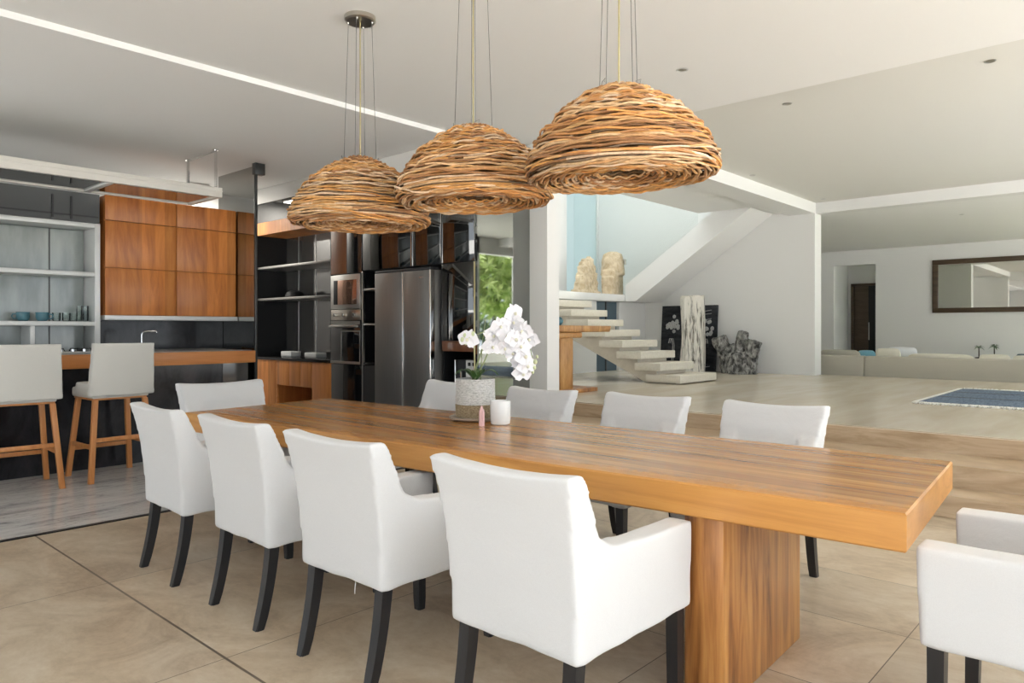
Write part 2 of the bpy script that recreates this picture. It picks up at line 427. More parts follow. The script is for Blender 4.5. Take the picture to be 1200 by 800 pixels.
# kitchen side wall (X = 5.05) : end pier, panel, bulkhead
sbox('wall_right', M['paint'], 5.84, 6.04, 4.80, 10.25, 0, 3.9)
sbox('wall_right_bulkhead', M['greypaint'], 5.04, 5.835, 5.075, 10.05, 3.03, 3.232)
sbox('wall_hall_left', M['paint'], 6.04, 8.3, 6.7, 6.85, 0, 3.9)
sbox('wall_kitchen_back', M['paint'], -2.8, 5.84, 10.05, 10.25, 0, 3.3)
bm = BM(); box(bm, -2.8, -2.6, 4.6, 5.2, 0, 3.3); box(bm, -2.8, -2.6, 5.2, 8.7, 2.3, 3.3); box(bm, -2.8, -2.6, 8.7, 10.25, 3.1, 3.3); box(bm, -2.8, -2.6, 5.2, 9.6, 0, .1); struct('wall_left', bm, M['paint'])
# glazed openings behind the camera : piers and lintels only
bm = BM()
for y in (-2.7, .9):
    box(bm, -2.8, -2.6, y, y + .18, 0, 3.28)
box(bm, -2.8, -2.6, -2.7, 4.6, 2.75, 3.3); box(bm, -2.8, -2.6, 1.7, 4.6, 0, 3.3)
struct('wall_left_piers', bm, M['paint'])
bm = BM()
for x, w_ in ((-2.8, .2), (2.2, .2), (6.2, .2), (12.66, .12), (14.2, .8), (18.5, .2), (23.8, .2)):
    box(bm, x, x + w_, -2.8, -2.6, -.05, 3.6)
box(bm, -2.8, 24., -2.8, -2.6, 3.2, 3.9)
struct('wall_front_piers', bm, M['paint'])
# stair wall, living walls
sbox('wall_stair', M['paint'], 13.40, 13.72, 4.75, 9.7, 0, 6.6)
bm = BM()                                      # back wall of the stairwell, with the window hole X 12.2-13.38, Z 2.05-6
box(bm, 8.3, 12.2, 9.5, 9.7, 0, 6.6); box(bm, 12.2, 13.4, 9.5, 9.7, 0, 2.0); box(bm, 12.2, 13.4, 9.5, 9.7, 6.0, 6.6)
struct('wall_stair_back', bm, M['paint'])
sbox('wall_stair_left', M['paint'], 8.12, 8.3, 6.85, 9.7, 0, 6.6)
sbox('wall_under_landing', M['paint'], 8.3, 11.62, 8.30, 8.42, RF, 1.86)
sbox('wall_under_landing_end', M['paint'], 12.4, 13.4, 8.30, 8.42, RF, 1.86)
bm = BM(); box(bm, 8.12, 13.72, 4.75, 5.6, 6.4, 6.6); box(bm, 8.12, 13.72, 9.3, 9.7, 6.4, 6.6); box(bm, 8.12, 9.0, 5.6, 9.3, 6.4, 6.6); box(bm, 13.2, 13.72, 5.6, 9.3, 6.4, 6.6); struct('ceiling_stairwell', bm, M['paint'])
bm = BM(); box(bm, 9.0, 13.2, 5.6, 9.3, 6.44, 6.455); struct('window_3', bm, M['skylight'])
sbox('wall_stair_front', M['paint'], 8.12, 13.4, 5.0, 5.2, 3.9, 6.6)
sbox('wall_stair_left_upper', M['paint'], 8.12, 8.3, 5.2, 6.85, 3.9, 6.6)
bm = BM()
box(bm, 20.6, 20.75, -2.6, 5.734, 0, 3.42); box(bm, 20.6, 20.75, 6.795, 9.6, 0, 3.42); box(bm, 20.6, 20.75, 5.734, 6.795, 3.03, 3.42)
struct('wall_living_back', bm, M['paint'])
sbox('wall_living_left', M['paint'], 13.72, 24., 9.45, 9.6, 0, 3.42)
sbox('wall_passage', M['paint'], 22.3, 22.4, 4.5, 9.4, 0, 3.42)
sbox('wall_passage_left', M['paint'], 20.75, 22.3, 6.95, 7.05, 0, 3.42)
sbox('wall_living_end', M['paint'], 23.8, 24., -2.6, 9.6, 0, 3.42)

# dark door leaf of the passage behind the living room
t = BM(); box(t, 22.22, 22.3, 5.95, 6.02, 0.05, 2.62); box(t, 22.22, 22.3, 6.78, 6.85, .05, 2.62); box(t, 22.22, 22.3, 5.95, 6.85, 2.55, 2.62)
d = struct('door_1', t, M['darkframe'])
t = BM(); box(t, 22.24, 22.29, 6.02, 6.38, .05, 2.55, bev=.004)
obj('door_leaf', t, M['black'], d)
t = BM(); box(t, 22.25, 22.3, 6.38, 6.78, .05, 2.55, bev=.004)
obj('door_leaf', t, M['darkframe'], d)
t = BM(); tube(t, [(22.22, 6.36, 1.0), (22.22, 6.36, 1.5)], .012, 8)
obj('door_handle', t, M['steel'], d)
# blue grey door in the recess under the landing
t = BM(); box(t, 11.62, 12.4, 8.36, 8.41, RF, 1.86, bev=.004)
d2 = struct('door_2', t, M['doorglass'])
t = BM(); box(t, 11.99, 12.03, 8.345, 8.36, RF, 1.86, bev=.003); obj('door_post', t, M['darkboard'], d2)
# frosted stairwell window
t = BM(); box(t, 12.2, 12.24, 9.52, 9.62, 2.0, 6.0); box(t, 13.36, 13.4, 9.52, 9.62, 2.0, 6.0); box(t, 12.2, 13.4, 9.52, 9.62, 2.0, 2.04); box(t, 12.2, 13.4, 9.52, 9.62, 5.96, 6.0)
w2 = struct('window_2', t, M['paint'])
t = BM(); box(t, 12.24, 13.36, 9.56, 9.575, 2.04, 5.96); obj('window_pane', t, M['frost'], w2)

# dark mirror-glass end of the tall units, facing the garden side
bm = BM(); box(bm, 5.05, 5.838, 5.04, 5.066, 0, 3.232); struct('wall_right_panel', bm, M['endmirror'])

# ================================================================== OUTSIDE
bm = BM(); box(bm, -30, 40, -30, -2.8, -.3, -.08); struct('terrace', bm, M['terracem'])
bm = BM(); box(bm, -30, -2.8, -2.8, 30, -.3, -.08); struct('terrace.001', bm, M['terracem'])
bm = BM(); box(bm, 15.0, 24, -9, -5.4, -.08, -.02)
tag(obj('lawn', bm, M['lawnm'], smooth=0), 'bright green lawn mirrored in the dark glass beside the orchid', 'lawn', kind='stuff')
bm = BM(); box(bm, 14.4, 16.0, -5.2, -4.6, -.02, .62, bev=.01)
tag(obj('planter_box', bm, M['greypaint']), 'grey garden planter mirrored in the dark glass beside the orchid', 'planter')
def leaves(n, cen, rad, L, W, seed, upb=.3):
    rnd = random.Random(seed); bm = BM()
    clusters = []
    for _ in range(n // 9):
        while True:
            p = Vector((rnd.uniform(-1, 1), rnd.uniform(-1, 1), rnd.uniform(-1, 1)))
            if .25 < p.length < 1: break
        clusters.append(Vector((p.x * rad[0], p.y * rad[1], p.z * rad[2])) + Vector(cen))
    for c in clusters:
        ax = Vector((rnd.uniform(-1, 1), rnd.uniform(-1, .2), rnd.uniform(0, 1))).normalized()
        s = ax.orthogonal().normalized()
        for k in range(9):
            d = (Matrix.Rotation(2 * math.pi * k / 9 + rnd.uniform(-.2, .2), 3, ax) @ s + ax * rnd.uniform(.0, .7)).normalized()
            l = L * rnd.uniform(.7, 1.2); w = W * rnd.uniform(.8, 1.2)
            side = d.cross(ax).normalized(); nrm = side.cross(d)
            pts = [c, c + d * l * .35 + side * w, c + d * l - nrm * l * .12, c + d * l * .35 - side * w, c + d * l * .4 + nrm * w * .35]
            v = [bm.verts.new(p) for p in pts]
            bm.faces.new((v[0], v[1], v[4])); bm.faces.new((v[1], v[2], v[4])); bm.faces.new((v[2], v[3], v[4])); bm.faces.new((v[3], v[0], v[4]))
    return bm
def shrub(name, label, loc, cen, rad, n, L, W, mat, seed, stems=3):
    s = thing(name, label, 'shrub', loc)
    obj('foliage', leaves(n, cen, rad, L, W, seed), mat, s, smooth=0)
    bm = BM(); rnd = random.Random(seed)
    for k in range(stems):
        tube(bm, [(rnd.uniform(-.1, .1), rnd.uniform(-.1, .1), 0), (rnd.uniform(-.15, .15), rnd.uniform(-.15, .15), cen[2] * .5), (cen[0] + rnd.uniform(-.2, .2), cen[1] + rnd.uniform(-.2, .2), cen[2])], [.03, .022, .012], 7)
    obj('stem', bm, M['soil'], s)
    return s
shrub('garden_shrub', 'lime green rosette shrub mirrored high in the dark glass above the orchid', (18.2, -7.2, -.02), (0, 0, 3.05), (1.7, .8, 1.3), 1900, .42, .055, M['shrub'], 3)
shrub('garden_shrub', 'dull dark green shrub mirrored low in the dark glass behind the orchid', (19.4, -9.6, -.02), (0, 0, 1.75), (3.4, .9, 1.8), 3200, .26, .036, M['shrubdark'], 5)
# ================================================================== DINING TABLE
t = thing('dining_table', 'long thick-topped wooden dining table on slab legs', 'table', (0, 0, 0))
c4 = [(2.339, .566), (3.40, .653), (3.215, 4.84), (2.035, 4.70)]
ZT, ZB = .78, .664
bm = BM()
inset = lambda p, k: p
rnd = random.Random(2)
# top slab: a fine grid so the outer edges can wander a little like a sawn slab
nu, nv = 14, 46
def q(u, v):
    a = Vector(c4[0]).lerp(Vector(c4[1]), u); b = Vector(c4[3]).lerp(Vector(c4[2]), u)
    return a.lerp(b, v)
ring = []
us = [i / nu for i in range(nu + 1)]; vs_ = [i / nv for i in range(nv + 1)]
loop = [(u, 0.) for u in us] + [(1., v) for v in vs_[1:]] + [(u, 1.) for u in us[-2::-1]] + [(0., v) for v in vs_[-2:0:-1]]
def edgept(u, v, z, ins):
    p = q(u, v)
    du = 0.
    if u == 0.: du = noise.noise(Vector((v * 7, 1.3, z * 2))) * .006
    if u == 1.: du = noise.noise(Vector((v * 7, 5.3, z * 2))) * .008
    cx, cy = 2.75, 2.7
    n = Vector((-1 if u == 0 else (1 if u == 1 else 0), -1 if v == 0 else (1 if v == 1 else 0)))
    return Vector((p.x + du - n.x * ins, p.y - n.y * ins, z))
rows = []
for z, ins in ((ZB, .006), (ZB + .006, 0), (ZT - .006, 0), (ZT, .006)):
    rows.append([bm.verts.new(edgept(u, v, z, ins)) for u, v in loop])
n = len(loop)
for a, b in zip(rows, rows[1:]):
    for i in range(n):
        f = bm.faces.new((a[i], a[(i + 1) % n], b[(i + 1) % n], b[i])); f.material_index = 1
bm.faces.new(rows[0][::-1])
# pale sapwood strip along the near edge, then the darker heartwood
top = rows[-1]; near = [top[0]] + top[:n - nv - 1:-1] if False else None
idx = [i for i, (u, v) in enumerate(loop) if u == 0.]
idx.sort(key=lambda i: loop[i][1])
strip = [bm.verts.new(top[i].co + Vector((.07 + .035 * noise.noise(Vector((loop[i][1] * 5, 2.2, 0))), .005, 0))) for i in idx]
for a, b, c, d in zip(idx, idx[1:], strip, strip[1:]):
    f = bm.faces.new((top[a], c, d, top[b])); f.material_index = 1
others = [top[i] for i, (u, v) in enumerate(loop) if u > 0.]
bm.faces.new((top[idx[0]], top[1], strip[0])); bm.faces.new((top[idx[-1]], strip[-1], others[-1] if False else top[[i for i, (u, v) in enumerate(loop) if v == 1. and u > 0][-1]]))
bm.faces.new(others + strip[::-1])
obj('tabletop', bm, [M['tablewood'], M['tableedge']], t, smooth=30)
bm = BM()
hexa(bm, [(2.335, 1.135, 0), (3.115, 1.165, 0), (3.105, 1.31, 0), (2.325, 1.28, 0), (2.335, 1.135, ZB), (3.115, 1.165, ZB), (3.105, 1.31, ZB), (2.325, 1.28, ZB)], .006)
obj('leg', bm, M['legwood'], t)
bm = BM()
hexa(bm, [(2.34, 4.10, 0), (3.06, 4.15, 0), (3.05, 4.295, 0), (2.33, 4.245, 0), (2.34, 4.10, ZB), (3.06, 4.15, ZB), (3.05, 4.295, ZB), (2.33, 4.245, ZB)], .006)
obj('leg', bm, M['legwood'], t)

# ================================================================== DINING CHAIRS
def make_chair(label, loc, rz, group):
    t = thing('dining_chair', label, 'chair', loc, rz, group)
    bm = BM()
    # back (leans, flares at the top)
    def back(zs):
        prev = None
        for z, xb, xf, w in zs:
            ringv = [bm.verts.new((xb, -w, z)), bm.verts.new((xf, -w, z)), bm.verts.new((xf, w, z)), bm.verts.new((xb, w, z))]
            if prev:
                for i in range(4): bm.faces.new((prev[i], prev[(i + 1) % 4], ringv[(i + 1) % 4], ringv[i]))
            else: bm.faces.new(ringv[::-1])
            prev = ringv
        bm.faces.new(prev)
    back([(.355, -.325, -.2, .262), (.5, -.330, -.2, .264), (.66, -.345, -.215, .268), (.78, -.368, -.255, .277), (.86, -.388, -.296, .287), (.912, -.400, -.325, .290)])
    for s in (-1, 1):                              # arms: flared front, sloping top
        y0, y1 = (.175 * s, .268 * s)
        prof = [(-.30, .355), (.325, .355), (.335, .650), (.05, .652), (-.14, .668), (-.215, .705), (-.26, .78), (-.30, .80)]
        prism(bm, prof, 'y', min(y0, y1), max(y0, y1))
    box(bm, -.28, .31, -.20, .20, .355, .475)
    box(bm, -.22, .325, -.19, .19, .44, .49)
    b2 = remeshed(bm, .011, 5, .0022, 4.5)
    for v in b2.verts:                             # hem: slightly wavy lower edge
        if v.co.z > .80: v.co.z -= .016 * (1 - min(1, (v.co.y / .28) ** 2)) * (v.co.z - .80) / .11
        if v.co.z < .385: v.co.z += noise.noise(Vector((v.co.x * 9, v.co.y * 9, 4))) * .006
    obj('slipcover', b2, M['white_cover'], t, smooth=80)
    def leg(x0, x1, x2, y):
        bm = BM(); prev = None; n = 8
        for i in range(n + 1):
            f = i / n; z = .42 * (1 - f)
            x = x0 + (x1 - x0) * min(1, f * 2) if f < .5 else x1 + (x2 - x1) * (f - .5) * 2
            x = (1 - f) ** 2 * x0 + 2 * f * (1 - f) * x1 + f * f * x2
            h = .024 - .004 * f
            rg = [bm.verts.new((x - h, y - h, z)), bm.verts.new((x + h, y - h, z)), bm.verts.new((x + h, y + h, z)), bm.verts.new((x - h, y + h, z))]
            if prev:
                for k in range(4): bm.faces.new((prev[k], prev[(k + 1) % 4], rg[(k + 1) % 4], rg[k]))
            else: bm.faces.new(rg[::-1])
            prev = rg
        bm.faces.new(prev)
        es = [e for e in bm.edges if abs(e.verts[0].co.z - e.verts[1].co.z) > .01]
        bmesh.ops.bevel(bm, geom=es, offset=.005, segments=2, affect='EDGES')
        return bm
    for s in (-1, 1):
        obj('leg', leg(-.275, -.285, -.345, .218 * s), M['blackleg'], t)
        obj('leg', leg(.285, .285, .290, .225 * s), M['blackleg'], t)
    return t
G1, G2 = 'slipcovered chairs along the near side of the table', 'slipcovered chairs along the far side of the table'
ch = make_chair('white slipcovered armchair closest to the camera on the near long side of the table', (1.965, 1.50, 0), 0, G1)
c3 = dup(ch, (1.955, 2.39, 0), R(1), 'white slipcovered armchair on the near side, second from the camera, loose thread at its hem', G1)
bm = BM(); tube(bm, [(-.335, -.12, .37), (-.34, -.122, .345), (-.337, -.118, .325)], .0016, 5); obj('loose_thread', bm, M['white_cover'], c3)
dup(ch, (1.955, 3.17, 0), R(-1), 'white slipcovered armchair on the near side, third from the camera', G1)
dup(ch, (1.945, 3.99, 0), R(-2), 'white slipcovered armchair on the near side, nearest to the bar stools', G1)
dup(ch, (3.60, 1.62, 0), R(180), 'white slipcovered armchair on the far side with the travertine steps right behind it', G2)
dup(ch, (3.58, 2.42, 0), R(181), 'white slipcovered armchair on the far side, standing in front of the stair treads', G2)
dup(ch, (3.50, 3.22, 0), R(179), 'white slipcovered armchair on the far side, right beside the candle glass', G2)
dup(ch, (3.56, 4.16, 0), R(180), 'white slipcovered armchair on the far side, mostly hidden behind the orchid pot', G2)
e1 = dup(ch, (2.655, 5.14, 0), R(-92), 'white slipcovered armchair at the kitchen end of the table', 'slipcovered chairs at the table ends'); e1.scale = (1, 1.16, 1)
e2 = dup(ch, (2.775, .235, 0), R(90), 'white slipcovered armchair at the table end cut off by the right edge of the photo', 'slipcovered chairs at the table ends'); e2.scale = (1, 1.24, 1.02)

# ================================================================== TABLE CENTRE
sx, sy = (3.04, 3.05)
po = thing('potted_orchid', 'white orchid in a woven white and tan pot on the dining table', 'plant', (sx, sy, ZT))
bm = BM(); lathe(bm, [(.02, .0), (.125, .0), (.155, .012), (.158, .02), (.15, .024), (.12, .014), (.02, .012)], 40); obj('saucer', bm, plain('pale wood saucer', (.46, .36, .28), .4), po)
def weave(r0, r1, z0, z1, rows_, n, amp):
    bm = BM(); k = rows_ * 4
    prof = []
    rings = []
    for i in range(k + 1):
        f = i / k; z = z0 + (z1 - z0) * f; r = r0 + (r1 - r0) * f
        rings.append([bm.verts.new(((r + amp * abs(math.sin(f * rows_ * math.pi)) * (1 + .5 * math.sin(j * 2.1 + i // 4 * 3.1))) * math.cos(2 * math.pi * j / n), (r + amp * abs(math.sin(f * rows_ * math.pi)) * (1 + .5 * math.sin(j * 2.1 + i // 4 * 3.1))) * math.sin(2 * math.pi * j / n), z)) for j in range(n)])
    for a, b in zip(rings, rings[1:]):
        for j in range(n): bm.faces.new((a[j], a[(j + 1) % n], b[(j + 1) % n], b[j]))
    return bm
obj('pot_base', weave(.112, .115, .02, .095, 9, 72, .004), M['ropetan'], po)
pt = obj('pot', weave(.115, .112, .095, .245, 16, 72, .004), M['rope'], po)
bm = BM(); lathe(bm, [(.111, .225), (.001, .232)], 24, capb=False, capt=False); obj('potting_bark', bm, M['soil'], po)
right = Vector((math.sin(A), -math.cos(A), 0)); fwd = Vector((math.cos(A), math.sin(A), 0))
def rp(r, u, f=0.):                              # r metres to the right, f away, u up, seen from the dining side
    return right * r + fwd * f + Vector((0, 0, u))
stem1 = [rp(-.02, .23), rp(.02, .36, .01), rp(.07, .50, .02), rp(.13, .59, .03), rp(.21, .62, .02), rp(.28, .57, .01), rp(.315, .47, .0), rp(.34, .36, -.02)]
stem2 = [rp(-.01, .23, -.02), rp(.05, .34, -.03), rp(.10, .45, -.01), rp(.10, .51, -.01), rp(.05, .52, -.02), rp(-.04, .49, -.03)]
for s in (stem1, stem2):
    bm = BM(); tube(bm, s, [.005] * (len(s) - 2) + [.0035, .0025], 7); obj('stem', bm, M['stem'], po)
bm = BM(); tube(bm, [rp(.03, .23, .02), rp(.04, .45, .02), rp(.06, .6, .02)], .0025, 6); obj('support_stick', bm, M['stem'], po)
for k, a in enumerate((.4, 1.6, 2.9, 4.0, 5.2)):
    bm = BM(); L = .13; rows_ = []
    for i in range(9):
        f = i / 8; w = .024 * math.sin(math.pi * min(1, .12 + f * .88)) + .002
        c = Vector((math.cos(a), math.sin(a), 0)) * (.01 + L * f) + Vector((0, 0, .235 + .06 * math.sin(f * 2.6)))
        sd = Vector((-math.sin(a), math.cos(a), 0))
        rows_.append([bm.verts.new(c - sd * w + Vector((0, 0, .006))), bm.verts.new(c), bm.verts.new(c + sd * w + Vector((0, 0, .006)))])
    for x, y in zip(rows_, rows_[1:]):
        for j in range(2): bm.faces.new((x[j], x[j + 1], y[j + 1], y[j]))
    obj('leaf', bm, M['leaf'], po)
def petal_grid(bm, L, W, ang, cup, tilt):
    rr = []
    for i in range(6):
        f = i / 5; w = W * math.sin(math.pi * (.08 + .90 * f) ** .8) if f < 1 else W * .2
        row = []
        for j in range(5):
            g = (j - 2) / 2
            x = g * w; y = L * f * (1 - .06 * g * g); z = cup * (g * g) * .5 + tilt * f * f
            row.append(bm.verts.new((x * math.cos(ang) - y * math.sin(ang), x * math.sin(ang) + y * math.cos(ang), z)))
        rr.append(row)
    for a, b in zip(rr, rr[1:]):
        for j in range(4): bm.faces.new((a[j], a[j + 1], b[j + 1], b[j]))
bm = BM()
for ang, L, W in ((R(90), .052, .034), (R(-90), .052, .034), (0, .046, .018), (R(130), .044, .017), (R(-130), .044, .017)):
    petal_grid(bm, L, W, ang, .008, -.008)
flower = None
fl = [(.16, .575, -.03), (.20, .52, -.05), (.12, .52, -.02), (.24, .60, 0.), (.245, .50, -.06), (.19, .45, -.06), (.29, .55, -.03), (.115, .455, -.04), (.28, .46, -.06), (.30, .40, -.05), (.235, .42, -.05), (.315, .345, -.05), (.27, .355, -.02), (.24, .655, .02), (.16, .49, .05), (.27, .52, .05), (.335, .50, 0), (.29, .30, -.04), (-.03, .50, -.05)]
rnd = random.Random(11)
for i, (r_, u_, f_) in enumerate(fl):
    if flower is None:
        flower = obj('flower', bm, M['petal'], po, smooth=80)
        b2 = BM(); bmesh.ops.create_uvsphere(b2, u_segments=8, v_segments=6, radius=.007)
        for v in b2.verts: v.co = Vector((v.co.x, v.co.y * 1.2 - .006, v.co.z * 1.3 + .008))
        lip = obj('lip', b2, M['petal2'], flower); o = flower
    else:
        o = flower.copy(); COL.objects.link(o); l2 = lip.copy(); COL.objects.link(l2); l2.parent = o
    o.location = rp(r_ - .01, u_ - .02, f_)
    fdir = (-fwd + right * rnd.uniform(-.5, .7) + Vector((0, 0, rnd.uniform(-.15, .35)))).normalized()
    qz = fdir.to_track_quat('Z', 'Y'); o.rotation_mode = 'QUATERNION'; o.rotation_quaternion = qz @ Matrix.Rotation(rnd.uniform(-.4, .4), 3, 'Z').to_quaternion()
    s_ = rnd.uniform(1.2, 1.5); o.scale = (s_, s_, s_)
bud0 = None
for (r_, u_, f_, s_) in ((-.02, .485, -.04, 1), (-.05, .50, -.04, .8), (-.065, .475, -.04, .9), (-.045, .455, -.04, .7), (.01, .47, -.04, 1.1), (.365, .345, -.03, .9), (.36, .31, -.03, .8), (.35, .285, -.03, .7), (.0, .51, -.05, .9), (.375, .375, -.03, .6)):
    if bud0 is None:
        b2 = BM(); bmesh.ops.create_uvsphere(b2, u_segments=10, v_segments=8, radius=.013)
        for v in b2.verts: v.co.z *= 1.35
        bud0 = obj('bud', b2, M['bud'], po, smooth=80); o = bud0
    else: o = bud0.copy(); COL.objects.link(o)
    o.location = rp(r_ - .01, u_, f_); o.scale = (s_,) * 3

cd = thing('candle_glass', 'white candle glass standing beside the orchid pot', 'candle', (2.99, 2.80, ZT))
bm = BM(); lathe(bm, [(.046, 0), (.054, .006), (.057, .03), (.058, .13), (.056, .134), (.052, .13), (.051, .105)], 36, capt=False); obj('cup', bm, M['candlewax'], cd)
bm = BM(); lathe(bm, [(.051, .098), (.03, .100), (.0012, .101)], 24, capb=False, capt=False); obj('wax', bm, M['white_ceramic'], cd)
bm = BM(); tube(bm, [(0, 0, .1), (.001, 0, .115)], .0015, 6); obj('wick', bm, M['black'], cd)
bm = BM(); lathe(bm, [(.017, 0), (.0165, .08), (.002, .112)], 6)
tag(obj('crystal_tower', bm, M['pink'], None, (2.87, 2.83, ZT), smooth=0), 'small pale pink pointed crystal in front of the orchid pot', 'crystal')

# ================================================================== PENDANT LAMPS
def wicker_mesh(seed):
    rnd = random.Random(seed)
    prof = np.array([(.055, .005), (.10, -.012), (.165, -.042), (.235, -.088), (.30, -.142), (.352, -.20), (.394, -.26), (.420, -.318), (.431, -.36), (.428, -.388), (.405, -.406), (.34, -.412), (.26, -.405), (.18, -.396), (.115, -.380)])
    seg = np.r_[0, np.cumsum(np.hypot(*np.diff(prof, axis=0).T))]; S = seg[-1]
    def pr(s):
        s = np.clip(s, 0, S); return np.interp(s, seg, prof[:, 0]), np.interp(s, seg, prof[:, 1])
    tg = np.array([pr(s) for s in np.linspace(0, S, 200)])
    tint = [(.54, .30, .13), (.62, .36, .15), (.47, .225, .08), (.70, .47, .26), (.58, .27, .08), (.66, .34, .105), (.36, .175, .07), (.72, .53, .36)]
    V = []; Fc = []; C = []; base = 0; K = 6
    def strand(s0, s1, th0, arc, r, off, col, ph, wob):
        nonlocal base
        n = max(16, int(arc / .10))
        f = np.linspace(0, 1, n); th = th0 + arc * f
        s = s0 + (s1 - s0) * f + wob * np.sin(f * arc * 2.2 + ph)
        rr, zz = pr(s)
        ds = .004; ra, za = pr(s + ds); rb, zb = pr(s - ds)
        nx, nz = -(za - zb), (ra - rb); L = np.hypot(nx, nz) + 1e-9; nx, nz = nx / L, nz / L
        # outward normal of the profile
        flip = np.where(nx * 1.0 + 0 < 0, 1, 1); 
        o = off + .0070 * np.sin(th * 11 + ph * 2)
        # taper ends inward
        o = o - .010 * (np.exp(-f * n / 2.0) + np.exp(-(1 - f) * n / 2.0))
        px = (rr + nx * o); pz = zz + nz * o
        P_ = np.stack([px * np.cos(th), px * np.sin(th), pz], 1)
        T = np.gradient(P_, axis=0); T /= np.linalg.norm(T, axis=1)[:, None] + 1e-9
        Nn = np.stack([nx * np.cos(th), nx * np.sin(th), nz], 1); Bn = np.cross(T, Nn); Bn /= np.linalg.norm(Bn, axis=1)[:, None] + 1e-9
        for k in range(K):
            a = 2 * math.pi * k / K
            V.append(P_ + (Nn * math.cos(a) + Bn * math.sin(a)) * r)
        i = np.arange(n - 1)
        for k in range(K):
            k2 = (k + 1) % K
            Fc.append(np.stack([base + k * n + i, base + k * n + i + 1, base + k2 * n + i + 1, base + k2 * n + i], 1))
        C.append(np.tile(np.array([*col, 1.]), (n * K, 1)))
        base += n * K
    rows = 60
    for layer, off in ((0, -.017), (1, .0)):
        for i in range(rows):
            s_c = S * (i + .5) / rows
            th = rnd.uniform(0, 6.28); tot = 0
            while tot < 2 * math.pi:
                arc = rnd.uniform(2.2, 4.6)
                sl = rnd.gauss(0, .011)
                c = rnd.choice(tint); k = rnd.uniform(.85, 1.2)
                if layer == 0: k *= .42  # shade in the gaps is put into the inner canes' colour
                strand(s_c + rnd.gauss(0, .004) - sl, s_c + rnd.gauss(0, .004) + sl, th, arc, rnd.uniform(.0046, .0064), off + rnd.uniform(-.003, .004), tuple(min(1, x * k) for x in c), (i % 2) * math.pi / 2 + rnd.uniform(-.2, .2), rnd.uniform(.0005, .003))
                th += arc * .97; tot += arc * .97
    for k in range(44):                            # long loose canes that cross the weave
        s_c = rnd.uniform(.14, .80) * S
        sl = rnd.choice((-1, 1)) * rnd.uniform(.02, .06)
        c = rnd.choice(tint); kk = rnd.uniform(1., 1.25)
        strand(s_c - sl, s_c + sl, rnd.uniform(0, 6.28), rnd.uniform(1.0, 2.2), rnd.uniform(.0045, .006), .009, tuple(min(1, x * kk) for x in c), rnd.uniform(0, 6.28), .003)
    V = np.concatenate(V); Fc = np.concatenate(Fc); C = np.concatenate(C)
    me = bpy.data.meshes.new('shade')
    me.vertices.add(len(V)); me.vertices.foreach_set('co', V.astype(np.float32).ravel())
    me.loops.add(len(Fc) * 4); me.loops.foreach_set('vertex_index', Fc.astype(np.int32).ravel())
    me.polygons.add(len(Fc)); me.polygons.foreach_set('loop_start', np.arange(0, len(Fc) * 4, 4, dtype=np.int32))
    me.polygons.foreach_set('use_smooth', np.ones(len(Fc), dtype=bool))
    at = me.attributes.new('tint', 'FLOAT_COLOR', 'POINT'); at.data.foreach_set('color', C.astype(np.float32).ravel())
    me.update(calc_edges=True); me.validate()
    me.materials.append(M['wicker'])
    return me
ZC = 3.28
def pendant(label, x, y, ztop, rz, tilt, seed):
    t = thing('pendant_lamp', label, 'lamp', (x, y, ztop), rz, 'woven pendant lamps over the dining table')
    s = bpy.data.objects.new('shade', wicker_mesh(seed)); COL.objects.link(s); s.parent = t; s.rotation_euler = tilt
    h = ZC - ztop
    bm = BM(); lathe(bm, [(.02, h - .034), (.088, h - .034), (.097, h - .026), (.097, h), (.02, h)], 40); cn = obj('canopy', bm, M['nickel'], t)
    for k in range(4):
        bm = BM(); lathe(bm, [(.004, h - .043), (.006, h - .04), (.006, h - .033)], 8, (.077 * math.cos(k * 1.57 + .4), .077 * math.sin(k * 1.57 + .4), 0))
        obj('screw', bm, M['steel'], cn)
    for k in range(4):
        a = k * math.pi / 2 + .35
        bm = BM(); tube(bm, [(.075 * math.cos(a), .075 * math.sin(a), h - .03), (.105 * math.cos(a), .105 * math.sin(a), -.03)], .0017, 5)
        e = Vector((.105 * math.cos(a), .105 * math.sin(a), -.03)); tl = Vector((-math.sin(a), math.cos(a), 0))
        tube(bm, [e, e + tl * .02 + Vector((0, 0, .035)), e + tl * .045 + Vector((0, 0, .045)), e + tl * .04 + Vector((0, 0, .03))], .0013, 5)
        obj('cable', bm, M['cablegrey'], t)
    bm = BM(); tube(bm, [(0, 0, h - .03), (.002, 0, h * .5), (0, 0, -.1)], .0042, 7); obj('cord', bm, M['brassy'], t)
    bm = BM(); lathe(bm, [(.016, -.16), (.02, -.1), (.012, -.09)], 14); obj('lamp_holder', bm, M['black'], t)
    return t
pendant('woven rattan pendant lamp hanging nearest the kitchen, its whole ceiling plate in view', 2.735, 3.77, 2.385, .3, (R(1), R(-1), 0), 21)
pendant('middle one of the three woven rattan pendant lamps, overlapped on its left', 2.825, 2.85, 2.43, 1.9, (R(-1), R(1), 0), 22)
pendant('largest-looking woven rattan pendant lamp, hanging nearest the camera', 2.77, 1.855, 2.415, 4.0, (R(2), R(1), 0), 23)
